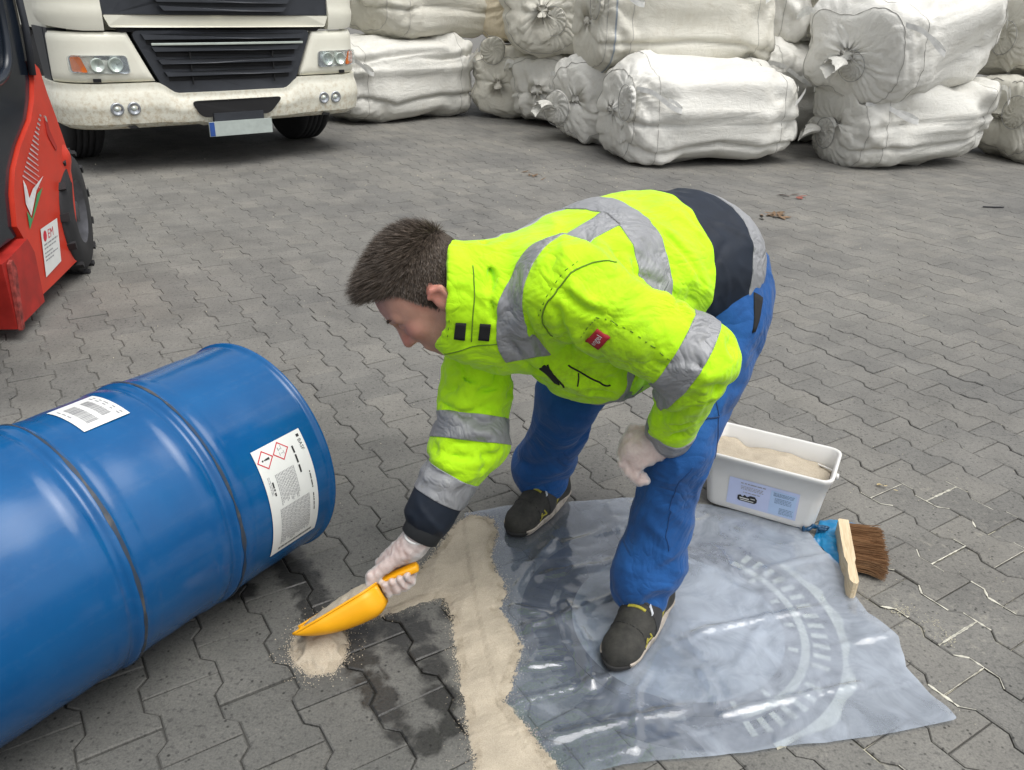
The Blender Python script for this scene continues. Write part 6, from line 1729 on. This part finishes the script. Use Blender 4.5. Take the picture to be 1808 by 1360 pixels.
# --- hair
t = NT('short_brown_hair'); g = t.n('NewGeometry'); gn = t.noise(t.pos(), 120, 4)
M_HAIR = t.done(t.bsdf(t.ramp(t.math('ADD', t.math('MULTIPLY', g.outputs['Random Per Island'], .7), t.math('MULTIPLY', gn, .3)), [(.15, (.030, .022, .016)), (.55, (.076, .056, .041)), (.9, (.16, .125, .096))]), .5, 0, None, .3, .002, .4))
hl_v = (bv-HC)@np.stack([HF, HLf, HU]).T/HS; x, y, z = hl_v.T
onhead = (np.linalg.norm(bv-hd(-.01, 0, .02), axis=1) < .145)
line = np.where(x > .02, .058+.035*np.clip((x-.055)/.03, 0, 1)-.012*np.clip(1-np.abs(y)/.03, 0, 1)*0, .02)     # hairline height over the face
side_low = -.022-.02*np.clip((.0-x)/.06, 0, 1.6)
h_side = z-np.where(x > .030, .050+.78*(x-.030), np.where(x > .0, -.034+.084*np.clip(x/.030, 0, 1), side_low))
ear_out = (np.abs(y)-.0735 > 0) & (((x+.024)/.024)**2+((z+.020)/.036)**2 < 1)
hs_ = np.where(onhead & ~ear_out, h_side, -.05)
bN = vnormals(bv, bf)
hv, hf_, cyh = clip(bv, bf, hs_); hN = cyh(bN); hx = cyh(hl_v)
hv2, hf2 = shell(hv, hf_, hN, .0010, .0025)
hair = part('hair', LOC(hv2), hf2, simple('hair_base', (.055, .041, .031), .85), man)
r = np.random.default_rng(4)
tri = hv[hf_]; ar = np.linalg.norm(np.cross(tri[:, 1]-tri[:, 0], tri[:, 2]-tri[:, 0]), axis=1); pick = r.choice(len(hf_), 42000, p=ar/ar.sum())
bc = r.dirichlet((1, 1, 1), len(pick)); pos = (tri[pick]*bc[..., None]).sum(1); nr = (hN[hf_[pick]]*bc[..., None]).sum(1); hq = (hx[hf_[pick]]*bc[..., None]).sum(1)
# long on top and combed forward over the brow, clipped short at the sides and nape
topk = np.clip((hq[:, 2]-.045)/.05, 0, 1); frontk = np.clip((hq[:, 0]-.0)/.07, 0, 1)*topk
length = .0075+.031*topk+.022*frontk; length *= r.uniform(.75, 1.15, len(pos))
comb = HF[None]*(.55+.5*topk[:, None])-HU[None]*(.55*(1-topk))[:, None]
d0 = nr*(.32+.95*topk[:, None]+.25*frontk[:, None])+comb*(.8)+r.normal(0, .06, pos.shape); d0 /= np.linalg.norm(d0, axis=1)[:, None]
d1 = d0+comb*.35+nr*.1+r.normal(0, .06, pos.shape); d1 /= np.linalg.norm(d1, axis=1)[:, None]
w_ = r.uniform(.0003, .0006, len(pos))[:, None]
sd2 = np.cross(d0, r.normal(size=pos.shape)); sd2 /= np.linalg.norm(sd2, axis=1)[:, None]
p0 = pos+nr*.001; p1 = p0+d0*(length*.55)[:, None]; p2 = p1+d1*(length*.5)[:, None]
SV = np.stack([p0-sd2*w_, p0+sd2*w_, p1-sd2*w_*.8, p1+sd2*w_*.8, p2], 1).reshape(-1, 3); k = np.arange(len(pos))[:, None]*5
SF = np.concatenate([k+np.array([0, 1, 3]), k+np.array([0, 3, 2]), k+np.array([2, 3, 4])])
part('hair_strands', LOC(SV), SF, M_HAIR, hair, False)['kind'] = 'stuff'
# eyebrow and eyelashes
M_BROW = simple('eyebrow', (.045, .03, .02), .8)
for s in (-1, 1):
    V = []; F = []
    for i in range(60):
        q = i/59; c = hd(.094-.012*q*q*1.2, s*(.012+.036*q), .024+.005*math.sin(q*3)); c = c+r.normal(0, .0015, 3); d = unit(HLf*s*.9+HF*.35+HU*.3+r.normal(0, .25, 3)); b = len(V)
        e = unit(np.cross(d, HF))*.0006; V += [c-e, c+e, c+d*.008]; F.append((b, b+1, b+2))
    part('eyebrow', LOC(V), F, M_BROW, man, False)

# --- sewn details on the cloth, laid on its surface
from mathutils.bvhtree import BVHTree
bvJ = BVHTree.FromPolygons([tuple(v) for v in jv], [tuple(f) for f in jt.tolist()])
bvT = BVHTree.FromPolygons([tuple(v) for v in tv2], [tuple(f) for f in tt2.tolist()])
def snap(bv_, p, off):
    l, n, i, d = bv_.find_nearest(Vector(p)); return np.array(l)+np.array(n)*off
def frame_at(bv_, c, ang=0.0):
    l, n, i, d = bv_.find_nearest(Vector(c)); n = np.array(n); e1 = A(1, 0, 0); e1 = unit(e1-n*(e1@n)); e2 = np.cross(n, e1); e2 = e2 if e2[2] > -.2 else -e2
    return np.array(l), e1*math.cos(ang)+e2*math.sin(ang), -e1*math.sin(ang)+e2*math.cos(ang)
def decal(name, bv_, c, pts, mat, ang=0.0, off=.0030, n=6, parent=man):
    '''four-cornered patch given in its own frame, laid over the cloth'''
    c, e1, e2 = frame_at(bv_, c, ang); P = np.array(pts, float); V = []; F = []
    for lay in (0, 1):
        for i in range(n+1):
            for j in range(n+1):
                u, v = i/n, j/n; q = (1-u)*(1-v)*P[0]+u*(1-v)*P[1]+u*v*P[2]+(1-u)*v*P[3]
                V.append(snap(bv_, c+e1*q[0]+e2*q[1], off-(.004 if lay else 0)))
    k = (n+1)**2; ix = lambda l, i, j: l*k+i*(n+1)+j
    for i in range(n):
        for j in range(n): F.append((ix(0, i, j), ix(0, i+1, j), ix(0, i+1, j+1), ix(0, i, j+1)))
    for i in range(n):
        for a, b in ((ix(0, i, 0), ix(0, i+1, 0)), (ix(0, i+1, n), ix(0, i, n)), (ix(0, 0, i+1), ix(0, 0, i)), (ix(0, n, i), ix(0, n, i+1))): F.append((a, a+k, b+k, b))
    return part(name, LOC(V), F, mat, parent), c, e1, e2
def stroke(name, bv_, pts, mat, r=.0014, off=.0006, sub=10, dash=0, parent=man):
    P = cat_rom(pts, sub); P = np.array([snap(bv_, p, off) for p in P]); parts_ = []
    if dash:
        for i in range(0, len(P)-2, 3): parts_.append(tube(P[i:i+2], r, 5))
    else: parts_.append(tube(P, r, 6))
    v, f = join(parts_); o = part(name, LOC(np.array(v)), f, mat, parent); 
    if dash: o['kind'] = 'stuff'
    return o
M_VEL = simple('black_velcro', (.010, .010, .011), .9); M_PATCH = simple('red_woven_patch', (.42, .015, .03), .7)
rq_ = [(-.0125, -.019), (.0105, -.019), (.0135, .019), (-.0085, .019)]
decal('velcro_square', bvJ, (-.1094, 1.551, .7831), rq_, M_VEL); decal('velcro_square', bvJ, (-.0594, 1.5407, .7853), rq_, M_VEL)
pt, c, e1, e2 = decal('red_patch', bvJ, (.1540, 1.4520, .8030), [(-.015, -.024), (.015, -.024), (.015, .024), (-.015, .024)], M_PATCH, -.42)
v, f = text_mesh('engel', .020); v = np.array(v); v = v-v.mean(0); nn = np.cross(e1, e2)
vv = c+v[:, 1:2]*e1[None]*-.8+v[:, :1]*e2[None]*.8; vv = np.array([snap(bvJ, q, .0042) for q in vv]); part('lettering', LOC(vv), f, M_LOOP, pt, False)
decal('pocket_opening', bvJ, (.083, 1.592, .672), [(.004, -.040), (.016, -.044), (-.004, .040), (-.022, .034)], M_VEL, .15)
stroke('zip', bvJ, [(.072, 1.585, .70), (.090, 1.59, .66), (.105, 1.60, .625)], M_VEL, .0024)
stroke('zip', bvJ, [(.115, 1.57, .70), (.145, 1.578, .685), (.175, 1.583, .668), (.207, 1.587, .655)], M_VEL, .0020)
stroke('zip_puller', bvJ, [(.140, 1.577, .682), (.142, 1.59, .650)], M_VEL, .0018)
stroke('armhole_seam', bvJ, [(.205, 1.545, .955), (.165, 1.50, .962), (.1047, 1.4628, .9446), (.072, 1.455, .905), (.0535, 1.465, .865), (.055, 1.48, .83), (.075, 1.50, .79)], M_SEAM, .0016)
stroke('sleeve_stitching', bvJ, [(.1571, 1.4513, .8611), (.21, 1.435, .845), (.26, 1.425, .815), (.3077, 1.428, .771)], M_SEAM, .0010, dash=1)
stroke('sleeve_stitching', bvJ, [(.1571, 1.4513, .8611), (.145, 1.445, .835), (.135, 1.455, .80)], M_SEAM, .0010, dash=1)
stroke('shoulder_stitching', bvJ, [(.115, 1.49, .955), (.085, 1.475, .93), (.062, 1.475, .885), (.047, 1.485, .845)], M_SEAM, .0009, dash=1)
stroke('collar_seam', bvJ, [(-.0859, 1.5879, .9099), (-.0803, 1.5565, .8612), (-.0828, 1.5463, .8166), (-.086, 1.548, .76)], M_SEAM, .0013)
stroke('flap_seam', bvJ, [(-.1434, 1.5787, .7196), (-.09, 1.55, .745), (-.0302, 1.5409, .7613)], M_SEAM, .0013)
decal('hip_pocket', bvT, (.560, 1.825, .745), [(-.004, -.060), (.004, -.055), (.018, .035), (-.010, .04)], M_VEL, -.1)
stroke('side_seam', bvT, [(.405, 1.57, .47), (.375, 1.545, .41), (.368, 1.535, .33), (.380, 1.535, .25)], simple('blue_seam', (.010, .055, .19), .8), .0011)
stroke('pocket_edge', bvT, [(.455, 1.68, .60), (.478, 1.645, .55), (.482, 1.635, .50), (.47, 1.62, .46)], simple('blue_seam_shade', (.006, .03, .11), .8), .0012)
stroke('pocket_edge', bvT, [(.415, 1.60, .575), (.45, 1.62, .565), (.482, 1.645, .555)], simple('blue_seam_dark', (.006, .03, .10), .8), .0020)

stroke('collar_edge', bvJ, [(-.128, 1.60, .905), (-.126, 1.565, .865), (-.130, 1.552, .815), (-.135, 1.562, .760)], M_SEAM, .0009, dash=1)
